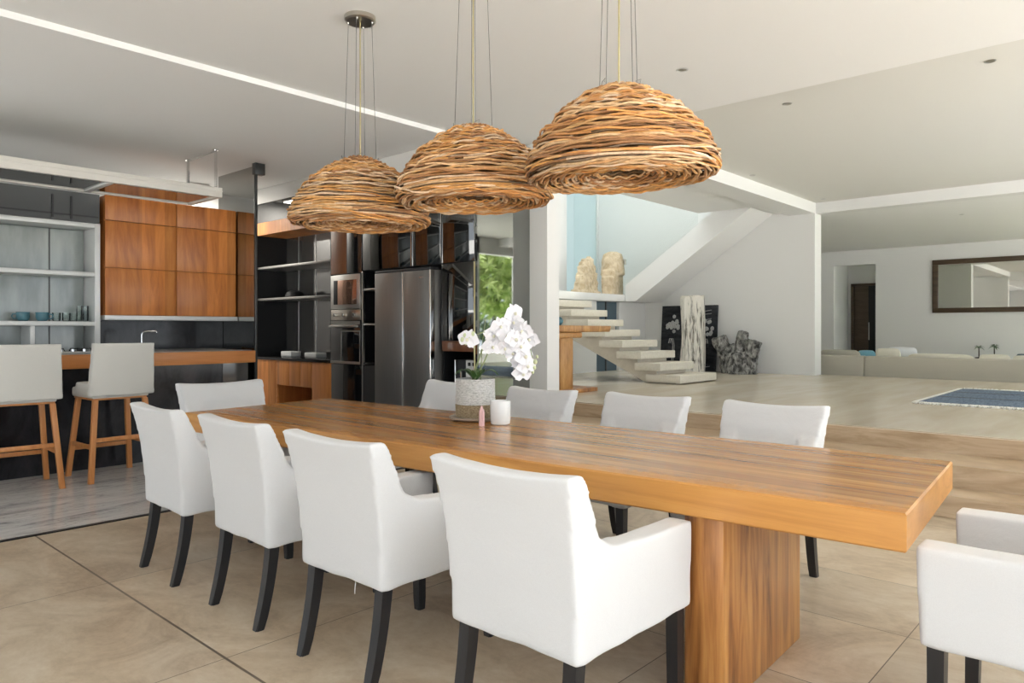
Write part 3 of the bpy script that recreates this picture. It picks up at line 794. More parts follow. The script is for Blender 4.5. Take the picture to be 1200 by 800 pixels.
# ================================================================== BAR STOOLS
def make_stool(label, loc, rz):
    t = thing('bar_stool', label, 'stool', loc, rz, 'upholstered bar stools at the counter')
    # stool faces local +Y
    bm = BM()
    box(bm, -.24, .24, -.22, .25, .715, .80)
    for s in (-1, 1): box(bm, .17 * s - .065, .17 * s + .065, -.22, .17, .74, .845)
    b2 = remeshed(bm, .011, 9, .001)
    obj('seat', b2, M['stoolfab'], t, smooth=80)
    bm = BM(); rows_ = []
    nz, nx = 9, 13
    def surf(i, j, off):
        f = i / (nz - 1); g = (j / (nx - 1)) * 2 - 1
        z = .735 + f * .455; w = .272 - .022 * f
        x = g * w; y = -.25 - .055 * f + .035 * g * g + off
        return (x, y, z)
    fr = [[bm.verts.new(surf(i, j, .032)) for j in range(nx)] for i in range(nz)]
    bk = [[bm.verts.new(surf(i, j, -.032)) for j in range(nx)] for i in range(nz)]
    for i in range(nz - 1):
        for j in range(nx - 1):
            bm.faces.new((fr[i][j], fr[i][j + 1], fr[i + 1][j + 1], fr[i + 1][j])); bm.faces.new((bk[i][j], bk[i + 1][j], bk[i + 1][j + 1], bk[i][j + 1]))
    for i in range(nz - 1):
        bm.faces.new((fr[i][0], fr[i + 1][0], bk[i + 1][0], bk[i][0])); bm.faces.new((fr[i][-1], bk[i][-1], bk[i + 1][-1], fr[i + 1][-1]))
    for j in range(nx - 1):
        bm.faces.new((fr[0][j], bk[0][j], bk[0][j + 1], fr[0][j + 1])); bm.faces.new((fr[-1][j], fr[-1][j + 1], bk[-1][j + 1], bk[-1][j]))
    b2 = remeshed(bm, .010, 6, .001)
    bk_ = obj('backrest', b2, M['stoolfab'], t, smooth=80)
    bm = BM(); box(bm, -.225, .225, -.205, .23, .698, .722, bev=.006); obj('seat_frame', bm, M['stoolwood'], t)
    legs = {}
    for sx_ in (-1, 1):
        for sy_ in (-1, 1):
            top = Vector((.205 * sx_, .19 * sy_ - .01, .70)); bot = Vector((.262 * sx_, .262 * sy_, 0)); h = .021
            bm = BM()
            hexa(bm, [bot + Vector((-h, -h, 0)), bot + Vector((h, -h, 0)), bot + Vector((h, h, 0)), bot + Vector((-h, h, 0)), top + Vector((-h, -h, 0)) * 1.15, top + Vector((h, -h, 0)) * 1.1, top + Vector((h, h, 0)) * 1.1, top + Vector((-h, h, 0)) * 1.1] if False else
                 [bot + Vector((-h, -h, 0)), bot + Vector((h, -h, 0)), bot + Vector((h, h, 0)), bot + Vector((-h, h, 0)), top + Vector((-h, -h, 0)), top + Vector((h, -h, 0)), top + Vector((h, h, 0)), top + Vector((-h, h, 0))], .004)
            obj('leg', bm, M['stoolwood'], t); legs[(sx_, sy_)] = (bot, top)
    def at(k, z): b, tt = legs[k]; return b.lerp(tt, z / .70)
    for k0, k1, z in (((-1, -1), (1, -1), .36), ((-1, 1), (1, 1), .25), ((-1, -1), (-1, 1), .30), ((1, -1), (1, 1), .30)):
        a, b = at(k0, z), at(k1, z); dd = (b - a).normalized()
        bm = BM(); hz, hw = .018, .011
        side = Vector((-dd.y, dd.x, 0)).normalized() * hw; up = Vector((0, 0, hz))
        hexa(bm, [a - side - up, a + side - up, b + side - up, b - side - up, a - side + up, a + side + up, b + side + up, b - side + up], .003)
        obj('stretcher', bm, M['stoolwood'], t)
    return t
st = make_stool('pale grey bar stool with orange legs, further from the camera edge, under the wall cabinets', (2.40, 7.03, .004), R(2))
st['label'] = 'pale grey bar stool in front of the wood wall cabinets, whole backrest in view'
dup(st, (1.685, 7.03, .004), R(-3), 'pale grey bar stool in front of the open glass shelves, cut by the photo edge')

# ================================================================== KITCHEN BAR AND WALL
# bar front panels
bm = BM(); box(bm, -.6, 3.66, 7.5, 8.6, .004, .955)
b_ = tag(obj('bar_cabinet', bm, M['darkpanel'], smooth=0), 'polished charcoal base of the kitchen bar behind the stools', 'cabinet')
bm = BM(); box(bm, 3.665, 3.95, 7.5, 8.6, .004, .955)
obj('end_panel', bm, M['greyglass'], b_, smooth=0)
bm = BM(); box(bm, -.6, 3.96, 7.35, 8.6, .955, 1.083, bev=.004)
bt = tag(obj('bar_counter', bm, M['barwood']), 'long orange wooden bar counter behind the stools', 'counter')
bm = BM(); box(bm, -.6, 3.95, 7.42, 8.59, 1.083, 1.089, bev=.001)
obj('counter_surface', bm, M['cooktop'], bt)
# backsplash + upper board, a freestanding partition
bm = BM(); box(bm, -.6, 4.22, 8.62, 8.72, 0.004, 2.70)
struct('wall_bar', bm, M['darkboard'])
bm = BM(); box(bm, 2.74, 4.2, 8.598, 8.62, 1.09, 1.42); struct('wall_bar_splash', bm, M['darkpanel'])
# wood wall cabinets: two columns, three doors each
def wall_cab(label, x0, x1):
    t = thing('wall_cabinet', label, 'cabinet', ((x0 + x1) / 2, 8.27, 1.463), 0, 'wood wall cabinets over the bar sink')
    w = (x1 - x0) / 2
    bm = BM(); box(bm, -w + .002, w - .002, .02, .345, .0, 1.255); obj('body', bm, M['cabwood'], t, smooth=0)
    for z0, z1 in ((0, .5), (.5, .997), (.997, 1.262)):
        bm = BM(); box(bm, -w + .003, w - .003, -.02, .019, z0 + .003, z1 - .003, bev=.002); obj('door', bm, M['cabwood'], t)
    return t
wall_cab('orange-brown wooden wall cabinet column beside the open glass shelves', 2.755, 3.495)
wall_cab('orange-brown wooden wall cabinet column beside the dark glass panel', 3.495, 4.195)
bm = BM(); box(bm, 2.745, 4.198, 8.22, 8.6, 1.412, 1.461, bev=.003)
tag(obj('light_ledge', bm, M['lightmetal']), 'pale metal ledge running under the wooden wall cabinets', 'shelf')
# dark mirror panel at the end of the cabinets
gp = thing('glass_panel', 'tall dark mirror-glass panel closing the end of the wooden wall cabinets', 'panel', (4.21, 7.8, 0))
bm = BM(); box(bm, -.006, .012, .03, .92, .004, 3.2); obj('pane', bm, M['mirrorglass'], gp, smooth=0)
bm = BM(); box(bm, -.012, .016, 0, .03, .004, 3.235, bev=.002); obj('edge_post', bm, M['darkboard'], gp)
bm = BM(); box(bm, -.02, .10, -.02, .06, 3.10, 3.232, bev=.003); obj('track_housing', bm, M['darkboard'], gp)
# open shelf unit with pale frame
sh = thing('display_shelf', 'open kitchen shelf unit with pale metal frame and sage glass back', 'shelf', (0, 8.27, 1.089))
z_ = lambda z: z - 1.089
bm = BM(); box(bm, .3, 2.655, .31, .345, 0, z_(2.36)); obj('back_panel', bm, M['sage'], sh, smooth=0)
bm = BM(); box(bm, 2.33, 2.342, .303, .31, 0, z_(2.36)); obj('panel_joint', bm, M['darkboard'], sh)
for z in (2.41, 1.905, 1.395):
    bm = BM(); box(bm, .3, 2.66, -.02, .345, z_(z) - .045, z_(z), bev=.003); obj('shelf_board', bm, M['lightmetal'], sh)
bm = BM(); box(bm, 2.66, 2.712, -.02, .345, 0, z_(2.41), bev=.003); obj('frame_post', bm, M['lightmetal'], sh)
bm = BM(); box(bm, 2.085, 2.125, -.015, .31, 0, z_(1.35), bev=.003); obj('divider', bm, M['lightmetal'], sh)
# black niche lines above the shelf
bb = thing('upper_cupboard', 'charcoal cupboard front with black shadow lines above the open shelves', 'cabinet', (0, 8.27, 2.415))
bm = BM(); box(bm, .3, 2.71, 0.0, .345, 0.0, .30); obj('body', bm, M['darkboard'], bb, smooth=0)
for x in (2.27, 2.44):
    bm = BM(); box(bm, x, x + .018, -.012, .005, .02, .25); obj('shadow_gap', bm, M['black'], bb)
bm = BM(); box(bm, .3, 2.70, -.008, .004, .055, .07); obj('shadow_gap', bm, M['black'], bb)
# things on the shelves
def cup(loc, rz, label):
    t = thing('cup', label, 'cup', loc, rz, 'teal cups on the kitchen shelf')
    bm = BM(); lathe(bm, [(.035, 0), (.05, .012), (.058, .04), (.056, .075), (.06, .088), (.055, .088), (.051, .074), (.052, .04), (.04, .014)], 28, capt=False); bm.faces.ensure_lookup_table(); obj('body', bm, M['teal'], t)
    bm = BM(); tube(bm, [(.055, 0, .07), (.085, 0, .068), (.092, 0, .045), (.08, 0, .024), (.053, 0, .025)], .006, 8); obj('handle', bm, M['teal'], t)
    return t
SZ = 1.397
cp = cup((2.06, 8.40, SZ), R(170), 'teal glazed cup, the outer one of the pair on the open shelf')
dup(cp, (2.22, 8.38, SZ), R(-15), 'teal glazed cup with its handle towards the drinking glasses')
def tumbler(x, y, h, r, label, group):
    bm = BM(); lathe(bm, [(r * .8, 0), (r, .01), (r * 1.05, h), (r * .98, h), (r * .93, .014), (.002, .012)], 20, capt=False)
    return tag(obj('drinking_glass', bm, M['clearglass'], None, (x, y, SZ)), label, 'glass', group)
for k, x in enumerate((2.345, 2.425)): tumbler(x, 8.38 - .03 * k, .085, .036, ('squat clear tumbler standing right beside the teal cups', 'squat clear tumbler, second along from the teal cups')[k], 'squat tumblers on the kitchen shelf')
for k, x in enumerate((2.505,)): tumbler(x, 8.40, .085, .036, 'squat clear tumbler next to the tall glasses', 'squat tumblers on the kitchen shelf')
for k, (x, y) in enumerate(((2.565, 8.42), (2.595, 8.34), (2.628, 8.42))): tumbler(x, y, .16, .024, ('tall clear glass beside the squat tumblers', 'tall clear glass at the front of the shelf between two others', 'tall clear glass closest to the shelf frame post')[k], 'tall glasses on the kitchen shelf')
bm = BM(); lathe(bm, [(.05, 0), (.075, .02), (.08, .055), (.074, .055), (.05, .012)], 24, capt=False)
tag(obj('bowl', bm, M['white_ceramic'], None, (1.72, 8.40, SZ)), 'small white bowl on the open shelf at the photo edge', 'bowl')
# hob on the counter and tap
hb = thing('hob', 'low steel gas hob with small black pan supports on the bar counter', 'hob', (2.33, 8.0, 1.089))
bm = BM(); box(bm, -.30, .26, -.22, .22, 0, .010, bev=.003); obj('plate', bm, M['steel'], hb)
for x in (-.12, .12):
    bm = BM()
    for a in range(4): 
        c, s = math.cos(a * 1.571), math.sin(a * 1.571); tube(bm, [(x + .02 * c, .02 * s, .035), (x + .09 * c, .09 * s, .035), (x + .1 * c, .1 * s, .008)], .006, 6)
    lathe(bm, [(.035, .01), (.035, .022), (.02, .026)], 16, (x, 0, 0)); obj('pan_support', bm, M['black'], hb)
for x in (-.2, -.1, 0, .1):
    bm = BM(); lathe(bm, [(.016, .01), (.015, .034)], 14, (x, -.17, 0)); obj('knob', bm, M['chrome'], hb)
tp = thing('tap', 'slim chrome sink tap rising behind the bar counter', 'tap', (3.05, 8.05, 1.089))
bm = BM(); lathe(bm, [(.026, 0), (.026, .008), (.014, .012)], 18); obj('base', bm, M['chrome'], tp)
bm = BM(); tube(bm, [(0, 0, .01), (0, 0, .17), (.012, -.01, .195), (.05, -.03, .205), (.12, -.05, .205), (.13, -.053, .19)], .010, 10); obj('spout', bm, M['chrome'], tp)
bm = BM(); tube(bm, [(0, 0, .06), (-.03, -.02, .075)], .006, 8); obj('handle', bm, M['chrome'], tp)
# suspended canopy over the bar
cn = thing('suspended_canopy', 'off-white suspended canopy frame hanging from steel rods over the bar', 'canopy', (0, 7.5, 2.72))
bm = BM(); box(bm, .2, 3.66, 0, .05, 0, .105, bev=.004); box(bm, .2, 3.66, -.008, .0, .06, .072); obj('front_beam', bm, M['offwhite'], cn)
bm = BM(); box(bm, .2, 3.66, .70, .74, 0, .105, bev=.004); obj('rear_beam', bm, M['offwhite'], cn)
bm = BM(); box(bm, 3.60, 3.66, .05, .70, 0, .105, bev=.004); obj('end_beam', bm, M['offwhite'], cn)
bm = BM(); box(bm, 2.54, 2.60, .05, .70, -.004, .10, bev=.004); obj('cross_bar', bm, M['lightmetal'], cn)
for x0, x1 in ((.2, 2.54), (2.60, 3.60)):
    bm = BM(); box(bm, x0, x1, .05, .70, .012, .02); obj('glass_panel', bm, M['mirrorglass'], cn, smooth=0)
for x, y in ((3.60, .03), (3.61, .72), (.8, .03), (.8, .72)):
    bm = BM(); tube(bm, [(x, y, .1), (x, y, .515)], .015, 10); lathe(bm, [(.03, .5), (.03, .515)], 14, (x, y, 0)); obj('rod', bm, M['chrome'], cn)
bm = BM(); tube(bm, [(3.60, .03, .49), (3.61, .72, .49)], .008, 8); obj('tie_bar', bm, M['steel'], cn)
# ================================================================== TALL UNITS on the X = 5.05 line
GK = 'smoked glass cupboard doors above the fridge'
# niche unit over the wood base
nu_ = thing('niche_shelving', 'black open niche with two steel shelves left of the oven', 'shelf', (5.05, 8.456, .935))
zn = lambda z: z - .935
bm = BM(); box(bm, .45, .6, -.906, .9, 0, zn(3.03)); obj('back_panel', bm, M['nichemirror'], nu_, smooth=0)
bm = BM(); box(bm, 0, .45, .88, .906, 0, zn(3.03)); obj('side_panel', bm, M['black'], nu_, smooth=0)
bm = BM(); box(bm, 0, .45, -.906, -.89, 0, zn(3.03)); obj('side_panel', bm, M['black'], nu_, smooth=0)
for y in (-.30, .12, .55):
    bm = BM(); box(bm, .443, .45, y, y + .012, 0, zn(3.03)); obj('joint_strip', bm, M['steel'], nu_, smooth=0)
for z in (2.165, 1.735):
    bm = BM(); box(bm, .01, .45, -.89, .88, zn(z) - .03, zn(z), bev=.002); obj('shelf_board', bm, M['steel'], nu_)
bm = BM(); box(bm, .0, .45, -.89, .88, zn(2.77), zn(3.03)); obj('fascia', bm, M['blackglass'], nu_, smooth=0)
bm = BM(); box(bm, .0, .45, -.89, .88, zn(2.60), zn(2.768)); obj('reflected_wood_band', bm, M['basewood'], nu_, smooth=0)  # added wood slab that paints in the wall cabinets' reflection
bm = BM(); lathe(bm, [(.12, 0), (.13, .02), (.11, .07), (.06, .1), (.01, .105)], 28)
tag(obj('domed_lid', bm, M['black'], None, (5.28, 8.75, 1.736)), 'black domed dish on the lower steel shelf of the black niche', 'dish')
# wood base cabinet with a worktop
bc = thing('base_cabinet', 'orange-brown wooden base cabinet with an open niche, under the black shelving', 'cabinet', (5.05, 8.456, 0))
bm = BM()
box(bm, .03, .6, -.904, -.49, .08, .90); box(bm, .03, .6, .345, .905, .08, .90); box(bm, .03, .6, -.49, .345, .57, .90); box(bm, .03, .6, -.49, .345, .08, .30); box(bm, .55, .6, -.49, .345, .3, .57)
obj('body', bm, M['basewood'], bc, smooth=0)
for a, b in ((-.902, -.488), (.392, .903)):
    bm = BM(); box(bm, 0.0, .028, a, b, .09, .897, bev=.003); obj('door', bm, M['basewood'], bc)
bm = BM(); box(bm, .004, .03, .352, .386, .09, .897, bev=.003); obj('edge_strip', bm, M['barwood'], bc)
for a, b in ((-.48, -.22), (-.215, .05), (.055, .345)):
    bm = BM(); box(bm, .0, .028, a, b, .58, .897, bev=.003); obj('drawer_front', bm, M['basewood'], bc)
bm = BM(); box(bm, 0.06, .6, -.9, .9, 0, .08); obj('plinth', bm, M['black'], bc, smooth=0)
bm = BM(); box(bm, -.01, .45, -.905, .905, .902, .935, bev=.003); obj('worktop', bm, M['blacktop'], bc)
def small_box(label, x, y, dx, dy, dz, mat, name, cat):
    bm = BM(); box(bm, -dx, dx, -dy, dy, 0, dz, bev=.012, seg=3)
    return tag(obj(name, bm, mat, None, (x, y, .936)), label, cat)
small_box('small white bread box on the black worktop, further from the oven', 5.33, 8.93, .08, .13, .075, M['white_ceramic'], 'bread_box', 'box')
small_box('small pale grey box on the black worktop beside the dark one', 5.33, 8.33, .08, .14, .07, M['lightmetal'], 'storage_box', 'box')
small_box('small black box on the black worktop closest to the oven', 5.33, 7.75, .09, .09, .14, M['black'], 'storage_box', 'box')
# oven tower
ot = thing('oven_cabinet', 'tall black oven housing with a wood strip, between niche and fridge', 'cabinet', (5.05, 7.238, 0))
bm = BM(); box(bm, .03, .6, -.309, .309, 0, .903); box(bm, .45, .6, -.309, .309, .903, 1.97); box(bm, .03, .6, -.309, .309, 1.968, 3.03); box(bm, .03, .45, -.309, -.302, .9, 1.97); box(bm, .03, .45, .302, .309, .9, 1.97); obj('body', bm, M['black'], ot, smooth=0)
bm = BM(); box(bm, 0, .028, -.306, .306, .06, .897, bev=.002); obj('door', bm, M['blackglass'], ot)
bm = BM(); box(bm, 0, .028, -.306, -.01, 1.975, 3.025, bev=.002); obj('door', bm, M['blackglass'], ot)
bm = BM(); box(bm, -.004, .028, -.005, .309, 1.975, 3.025, bev=.002); obj('wood_strip', bm, M['darkframe'] if False else wood('red brown veneer strip', (.10, .036, .014), (.155, .058, .024), (.20, .08, .034), (9, 9, 1), .3, .2), ot)
mw = thing('microwave', 'steel framed built-in microwave above the oven', 'microwave', (5.05, 7.238, 1.552))
bm = BM(); box(bm, 0, .40, -.298, .298, 0, .408, bev=.004); obj('body', bm, M['steel'], mw)
bm = BM(); box(bm, -.016, -.0005, -.298, .298, .0, .408, bev=.004); dr = obj('door', bm, M['steel'], mw)
bm = BM(); box(bm, -.021, -.017, -.235, .225, .055, .345, bev=.002); obj('door_glass', bm, M['copperglass'], dr)
bm = BM(); box(bm, -.024, -.0215, .15, .225, .055, .345, bev=.001); obj('handle_recess', bm, M['black'], dr)
ov = thing('oven', 'black and steel built-in oven with three pale knobs below the microwave', 'oven', (5.05, 7.238, .905))
bm = BM(); box(bm, 0, .40, -.298, .298, 0, .64, bev=.004); obj('body', bm, M['black'], ov)
bm = BM(); box(bm, -.012, -.0005, -.298, .298, .515, .64, bev=.003); pn = obj('control_panel', bm, M['nickel'], ov)
for y in (-.19, .02, .2):
    bm = BM(); lathe(bm, [(.026, 0), (.024, .022), (.019, .026)], 20); obj('knob', bm, M['chrome'], pn, (-.012, y, .578), rot=(0, R(-90), 0))
bm = BM(); box(bm, -.014, -.0005, -.298, .298, .0, .508, bev=.004); dr = obj('door', bm, M['blackglass'], ov)
bm = BM()
for (a, b, c, d_) in ((-.298, -.285, .03, .39), (.07, .085, .03, .39), (-.298, .085, .38, .395), (-.298, .298, 0, .03)): box(bm, -.018, -.0145, a, b, c, d_)
obj('door_frame', bm, M['steel'], dr, smooth=0)
bm = BM(); box(bm, -.055, -.03, -.28, .28, .43, .458, bev=.006); box(bm, -.035, -.0145, -.26, -.24, .435, .455); box(bm, -.035, -.0145, .24, .26, .435, .455); obj('handle', bm, M['steel'], dr)
bm = BM(); box(bm, -.018, -.0145, -.29, .29, .465, .506); obj('trim', bm, M['steel'], dr, smooth=0)
# narrow shelf bay beside the fridge
nb = thing('narrow_shelves', 'narrow black shelf bay between oven and fridge', 'shelf', (5.05, 6.735, 0))
bm = BM(); box(bm, .3, .6, -.20, .19, 0, 1.98); obj('back_panel', bm, M['blackglass'], nb, smooth=0)
bm = BM(); box(bm, 0, .03, -.20, .19, 0.02, .90); obj('door', bm, M['black'], nb, smooth=0)
for z in (.93, 1.38, 1.78):
    bm = BM(); box(bm, .005, .3, -.20, .19, z - .02, z, bev=.002); obj('shelf_board', bm, M['steel'] if z > 1 else M['blacktop'], nb)
bm = BM(); box(bm, -.004, .03, .17, .19, .0, 1.98, bev=.002); obj('edge_strip', bm, M['steel'], nb)
bm = BM(); lathe(bm, [(.05, 0), (.052, .09), (.045, .1), (.04, .13), (.01, .135)], 20)
tag(obj('canister', bm, M['steel'], None, (5.2, 6.75, .931)), 'small steel canister in the narrow shelf bay beside the fridge', 'canister')
# upper smoked glass cupboards
def upper(label, ya, yb):
    c = (ya + yb) / 2; w = (yb - ya) / 2
    t = thing('upper_cupboard', label, 'cabinet', (5.05, c, 1.99), 0, GK)
    bm = BM(); box(bm, .035, .6, -w + .001, w - .001, 0, 1.033); obj('body', bm, M['black'], t, smooth=0)
    bm = BM(); box(bm, .005, .03, -w + .008, w - .003, .004, 1.031, bev=.002); obj('door', bm, M['doormirror'], t)
    bm = BM(); box(bm, -.003, .03, -w + .001, -w + .009, .004, 1.031); obj('edge_strip', bm, M['chrome'], t, smooth=0)
    return t
upper('smoked glass cupboard above the narrow shelf bay and fridge, nearest the oven', 6.042, 6.925)
upper('smoked glass cupboard above the fridge, middle of three', 5.566, 6.041)
upper('smoked glass cupboard above the coffee machine bay', 5.07, 5.565)
# fridge
fr_ = thing('fridge', 'dark brushed steel side-by-side fridge', 'fridge', (4.92, 6.045, 0))
bm = BM(); box(bm, .06, .70, -.455, .455, .03, 1.93, bev=.006); obj('body', bm, M['fridge'], fr_)
for a, b in ((-.463, -.045), (-.035, .463)):
    bm = BM(); box(bm, -.005, .058, a if a < -.1 else a, b, .06, 1.925, bev=.012, seg=3)
    pass
    bm.free()
for a, b in ((-.463, -.002 - .03), (-.022 + .012, .463)):
    bm = BM(); box(bm, -.005, .056, a, b, .06, 1.925, bev=.008, seg=3); dd = obj('door', bm, M['fridge'], fr_)
    if a < -.1:
        bm = BM(); box(bm, -.0075, -.0055, -.36, -.29, 1.845, 1.86); obj('badge', bm, M['chrome'], dd, smooth=0)
        bm = BM(); box(bm, -.012, .05, b - .002, b + .010, .07, 1.92, bev=.002); obj('handle', bm, M['chrome'], dd)
        bm = BM(); box(bm, -.009, .054, a - .004, a + .012, .06, 1.925, bev=.003); obj('edge_trim', bm, M['chrome'], dd)
bm = BM(); box(bm, .0, .12, -.46, .46, 1.926, 1.955, bev=.003); obj('hinge_cover', bm, M['black'], fr_)
bm = BM(); box(bm, .03, .66, -.44, .44, 0, .06); obj('plinth', bm, M['black'], fr_, smooth=0)
# bay with the coffee machine
cb = thing('tall_cabinet', 'tall black cabinet bay with a wooden strip, right of the fridge', 'cabinet', (5.05, 5.318, 0))
bm = BM(); box(bm, .03, .6, -.245, .247, 1.195, 1.985); box(bm, .03, .6, -.245, .247, 0, .55); box(bm, .42, .6, -.245, .247, .55, 1.195); box(bm, .03, .42, .235, .247, .55, 1.195); box(bm, .03, .42, -.245, -.235, .55, 1.195); obj('body', bm, M['black'], cb, smooth=0)
bm = BM(); box(bm, 0, .028, -.226, .246, 1.20, 1.983, bev=.002); obj('door', bm, M['doormirror'], cb)
bm = BM(); box(bm, -.003, .42, -.226, .235, 1.09, 1.193, bev=.002); obj('wood_strip', bm, bpy.data.materials['red brown veneer strip'], cb)
bm = BM(); box(bm, 0, .028, -.226, .246, .01, .545, bev=.002); obj('drawer_front', bm, M['blackglass'], cb)
bm = BM(); box(bm, -.006, .03, -.248, -.232, 0.0, 1.985, bev=.002); obj('edge_strip', bm, M['brassy'], cb)
cm = thing('coffee_machine', 'steel coffee machine in the black bay right of the fridge', 'coffee machine', (5.09, 5.275, .552))
bm = BM(); box(bm, .05, .30, -.17, .17, 0, .45, bev=.006); obj('body', bm, M['black'], cm)
bm = BM(); box(bm, .03, .049, -.16, -.0, .0, .45, bev=.004); fp = obj('front_panel', bm, M['lightmetal'], cm)
for y, z in ((-.055, .41), (-.12, .41), (-.14, .36), (-.10, .28)):
    bm = BM(); box(bm, .02, .0295, y - .018, y + .018, z - .018, z + .018, bev=.004); obj('button', bm, M['black'], fp)
bm = BM(); box(bm, .03, .049, .15, .172, .0, .45, bev=.004); obj('side_trim', bm, M['chrome'], cm)
bm = BM(); box(bm, .0, .049, .0, .15, .0, .03, bev=.003); obj('drip_tray', bm, M['steel'], cm)
bm = BM(); tube(bm, [(.03, .07, .33), (.03, .07, .27)], .014, 10); obj('spout', bm, M['chrome'], cm)
# ================================================================== STAIR HALL
sr = thing('staircase', 'floating staircase of thick cream treads on a beige zigzag stringer', 'stairs', (9.75, 5.435, RF))
RI, GO, X0, XW = .1735, .3415, 0., 1.06
for k in range(8):
    zt = .135 + RI * k + (0 if k else 0); y = GO * k
    dep = .60 if k == 0 else .46
    bm = BM(); box(bm, X0, XW + (.12 if k == 0 else 0), y, y + dep, zt - .115, zt, bev=.006)
    obj('tread', bm, M['tread'], sr)
poly = [(.12, .0)]
for k in range(8):
    poly += [(.10 + GO * k, .019 + RI * k), (.10 + GO * (k + 1), .019 + RI * k)]
poly += [(.10 + GO * 8, .019 + RI * 7 + .1), (.10 + GO * 8, RI * 8 - .30), (.75, 0.0)]
# clean zigzag: each run sits directly under its tread
zz = [(.10, 0)]
for k in range(8):
    zz += [(.10 + GO * k, .019 + RI * k), (.10 + GO * (k + 1), .019 + RI * k)]
zz += [(.10 + GO * 8, 1.0), (.62, 0.0)]
bm = BM(); prism(bm, zz, 'x', .06, .95); obj('stringer', bm, M['stringer'], sr, smooth=0)
ld = BM(); box(ld, 8.31, 13.395, 8.155, 9.49, RF + 1.39, RF + 1.53, bev=.004)
tag(obj('stair_landing', ld, M['paint']), 'white stair landing slab carrying the limestone carvings', 'landing')
uf = thing('upper_stair_flight', 'white upper stair flight rising along the wall above the black painting', 'stairs', (9.75, 5.435, RF))
# upper flight rising back towards the dining side along the wall
yl = lambda Y_: Y_ - 5.435
up = lambda y: 1.807 - .67 * (y - 8.0) - RF
bm = BM()
prism(bm, [(yl(7.905), up(7.905)), (yl(5.52), up(5.52)), (yl(5.52), up(5.52) + .49), (yl(8.148), up(8.148) + .49), (yl(8.148), up(7.905))], 'x', 2.65, 3.645)
obj('flight', bm, M['paint'], uf, smooth=0)
bm = BM(); prism(bm, [(yl(9.46), 2.01 - RF), (yl(8.16), 2.01 - RF), (yl(8.16), up(8.16) + .50), (yl(6.55), up(6.55) + .50), (yl(6.55), 5.2 - RF), (yl(9.46), 5.2 - RF)], 'x', 2.66, 2.672)
obj('glass_screen', bm, M['greenglass'], uf, smooth=0)

# limestone carvings on the landing
LZ = RF + 1.53
def carve(bmf, seed, vox=.022, amp=.016, sc_=9):
    b2 = remeshed(bmf, vox, 3, amp, sc_)
    for v in b2.verts: v.co.z = max(v.co.z, .004)
    return b2
cv = thing('limestone_carving', 'jagged honey limestone carving on the landing, shorter and wider', 'sculpture', (11.48, 8.45, LZ + .001), R(20), 'limestone carvings on the stair landing')
bm = BM(); rnd = random.Random(4)
for x, h, w_ in ((-.38, .34, .09), (-.27, .52, .10), (-.14, .60, .11), (.0, .68, .12), (.14, .70, .12), (.27, .62, .11), (.39, .5, .10)):
    hexa(bm, [(x - w_, -.12, 0), (x + w_, -.12, 0), (x + w_, .12, 0), (x - w_, .12, 0), (x - w_ * .6, -.07, h), (x + w_ * .6, -.09, h - rnd.uniform(0, .08)), (x + w_ * .6, .08, h), (x - w_ * .6, .08, h)])
    lathe(bm, [(.04, h - .04), (.035, h + .03), (.01, h + .05)], 7, (x + .02, -.02, 0))
b2 = remeshed(bm, .018, 1, .030, 11)
for v in b2.verts: v.co.z = max(v.co.z, .004)
obj('body', b2, M['limestone'], cv, smooth=80)
bm = BM(); box(bm, -.49, .49, -.16, .16, .0, .06, bev=.008); obj('base', bm, M['limestone'], cv)
cv = thing('limestone_carving', 'taller blocky honey limestone carving with a rounded tower on the landing', 'sculpture', (12.38, 8.45, LZ + .001), R(20), 'limestone carvings on the stair landing')
bm = BM(); box(bm, -.32, .36, -.15, .15, 0, .50); box(bm, -.42, -.2, -.12, .12, 0, .36); lathe(bm, [(.25, .4), (.23, .72), (.19, .84), (.08, .89)], 16, (.02, 0, 0))
obj('body', carve(bm, 2, .026, .010, 6), M['limestone'], cv, smooth=80)
bm = BM(); box(bm, .08, .14, -.26, -.1, .62, .74, bev=.02); obj('window_notch', bm, M['bark'], cv)

# console table behind the pier
ct = thing('console_table', 'honey-coloured timber console table on a slab pedestal behind the pier', 'table', (7.9, 5.95, RF))
bm = BM(); hexa(bm, [(-.75, -.17, .80), (.57, -.13, .80), (.55, .22, .80), (-.75, .2, .80), (-.75, -.17, .89), (.60, -.13, .885), (.58, .22, .885), (-.75, .2, .89)], .01); obj('tabletop', bm, M['consolewood'], ct)
bm = BM(); box(bm, -.72, -.02, -.09, .11, .72, .80, bev=.02); obj('corbel', bm, M['darkframe'] if False else M['consolewood'], ct)
bm = BM(); box(bm, -.55, -.28, -.13, .14, .05, .72, bev=.008); obj('pedestal', bm, M['consolewood'], ct)
bm = BM(); box(bm, -.7, .18, -.2, .2, 0, .055, bev=.01); obj('foot', bm, M['legwood'], ct)
bm = BM(); lathe(bm, [(.045, 0), (.075, .03), (.08, .065), (.06, .1), (.045, .108), (.04, .1)], 26, capt=False)
tag(obj('pot', bm, M['teal'], None, (7.33, 5.86, RF + .888)), 'small round teal pot on the honey timber console', 'pot')

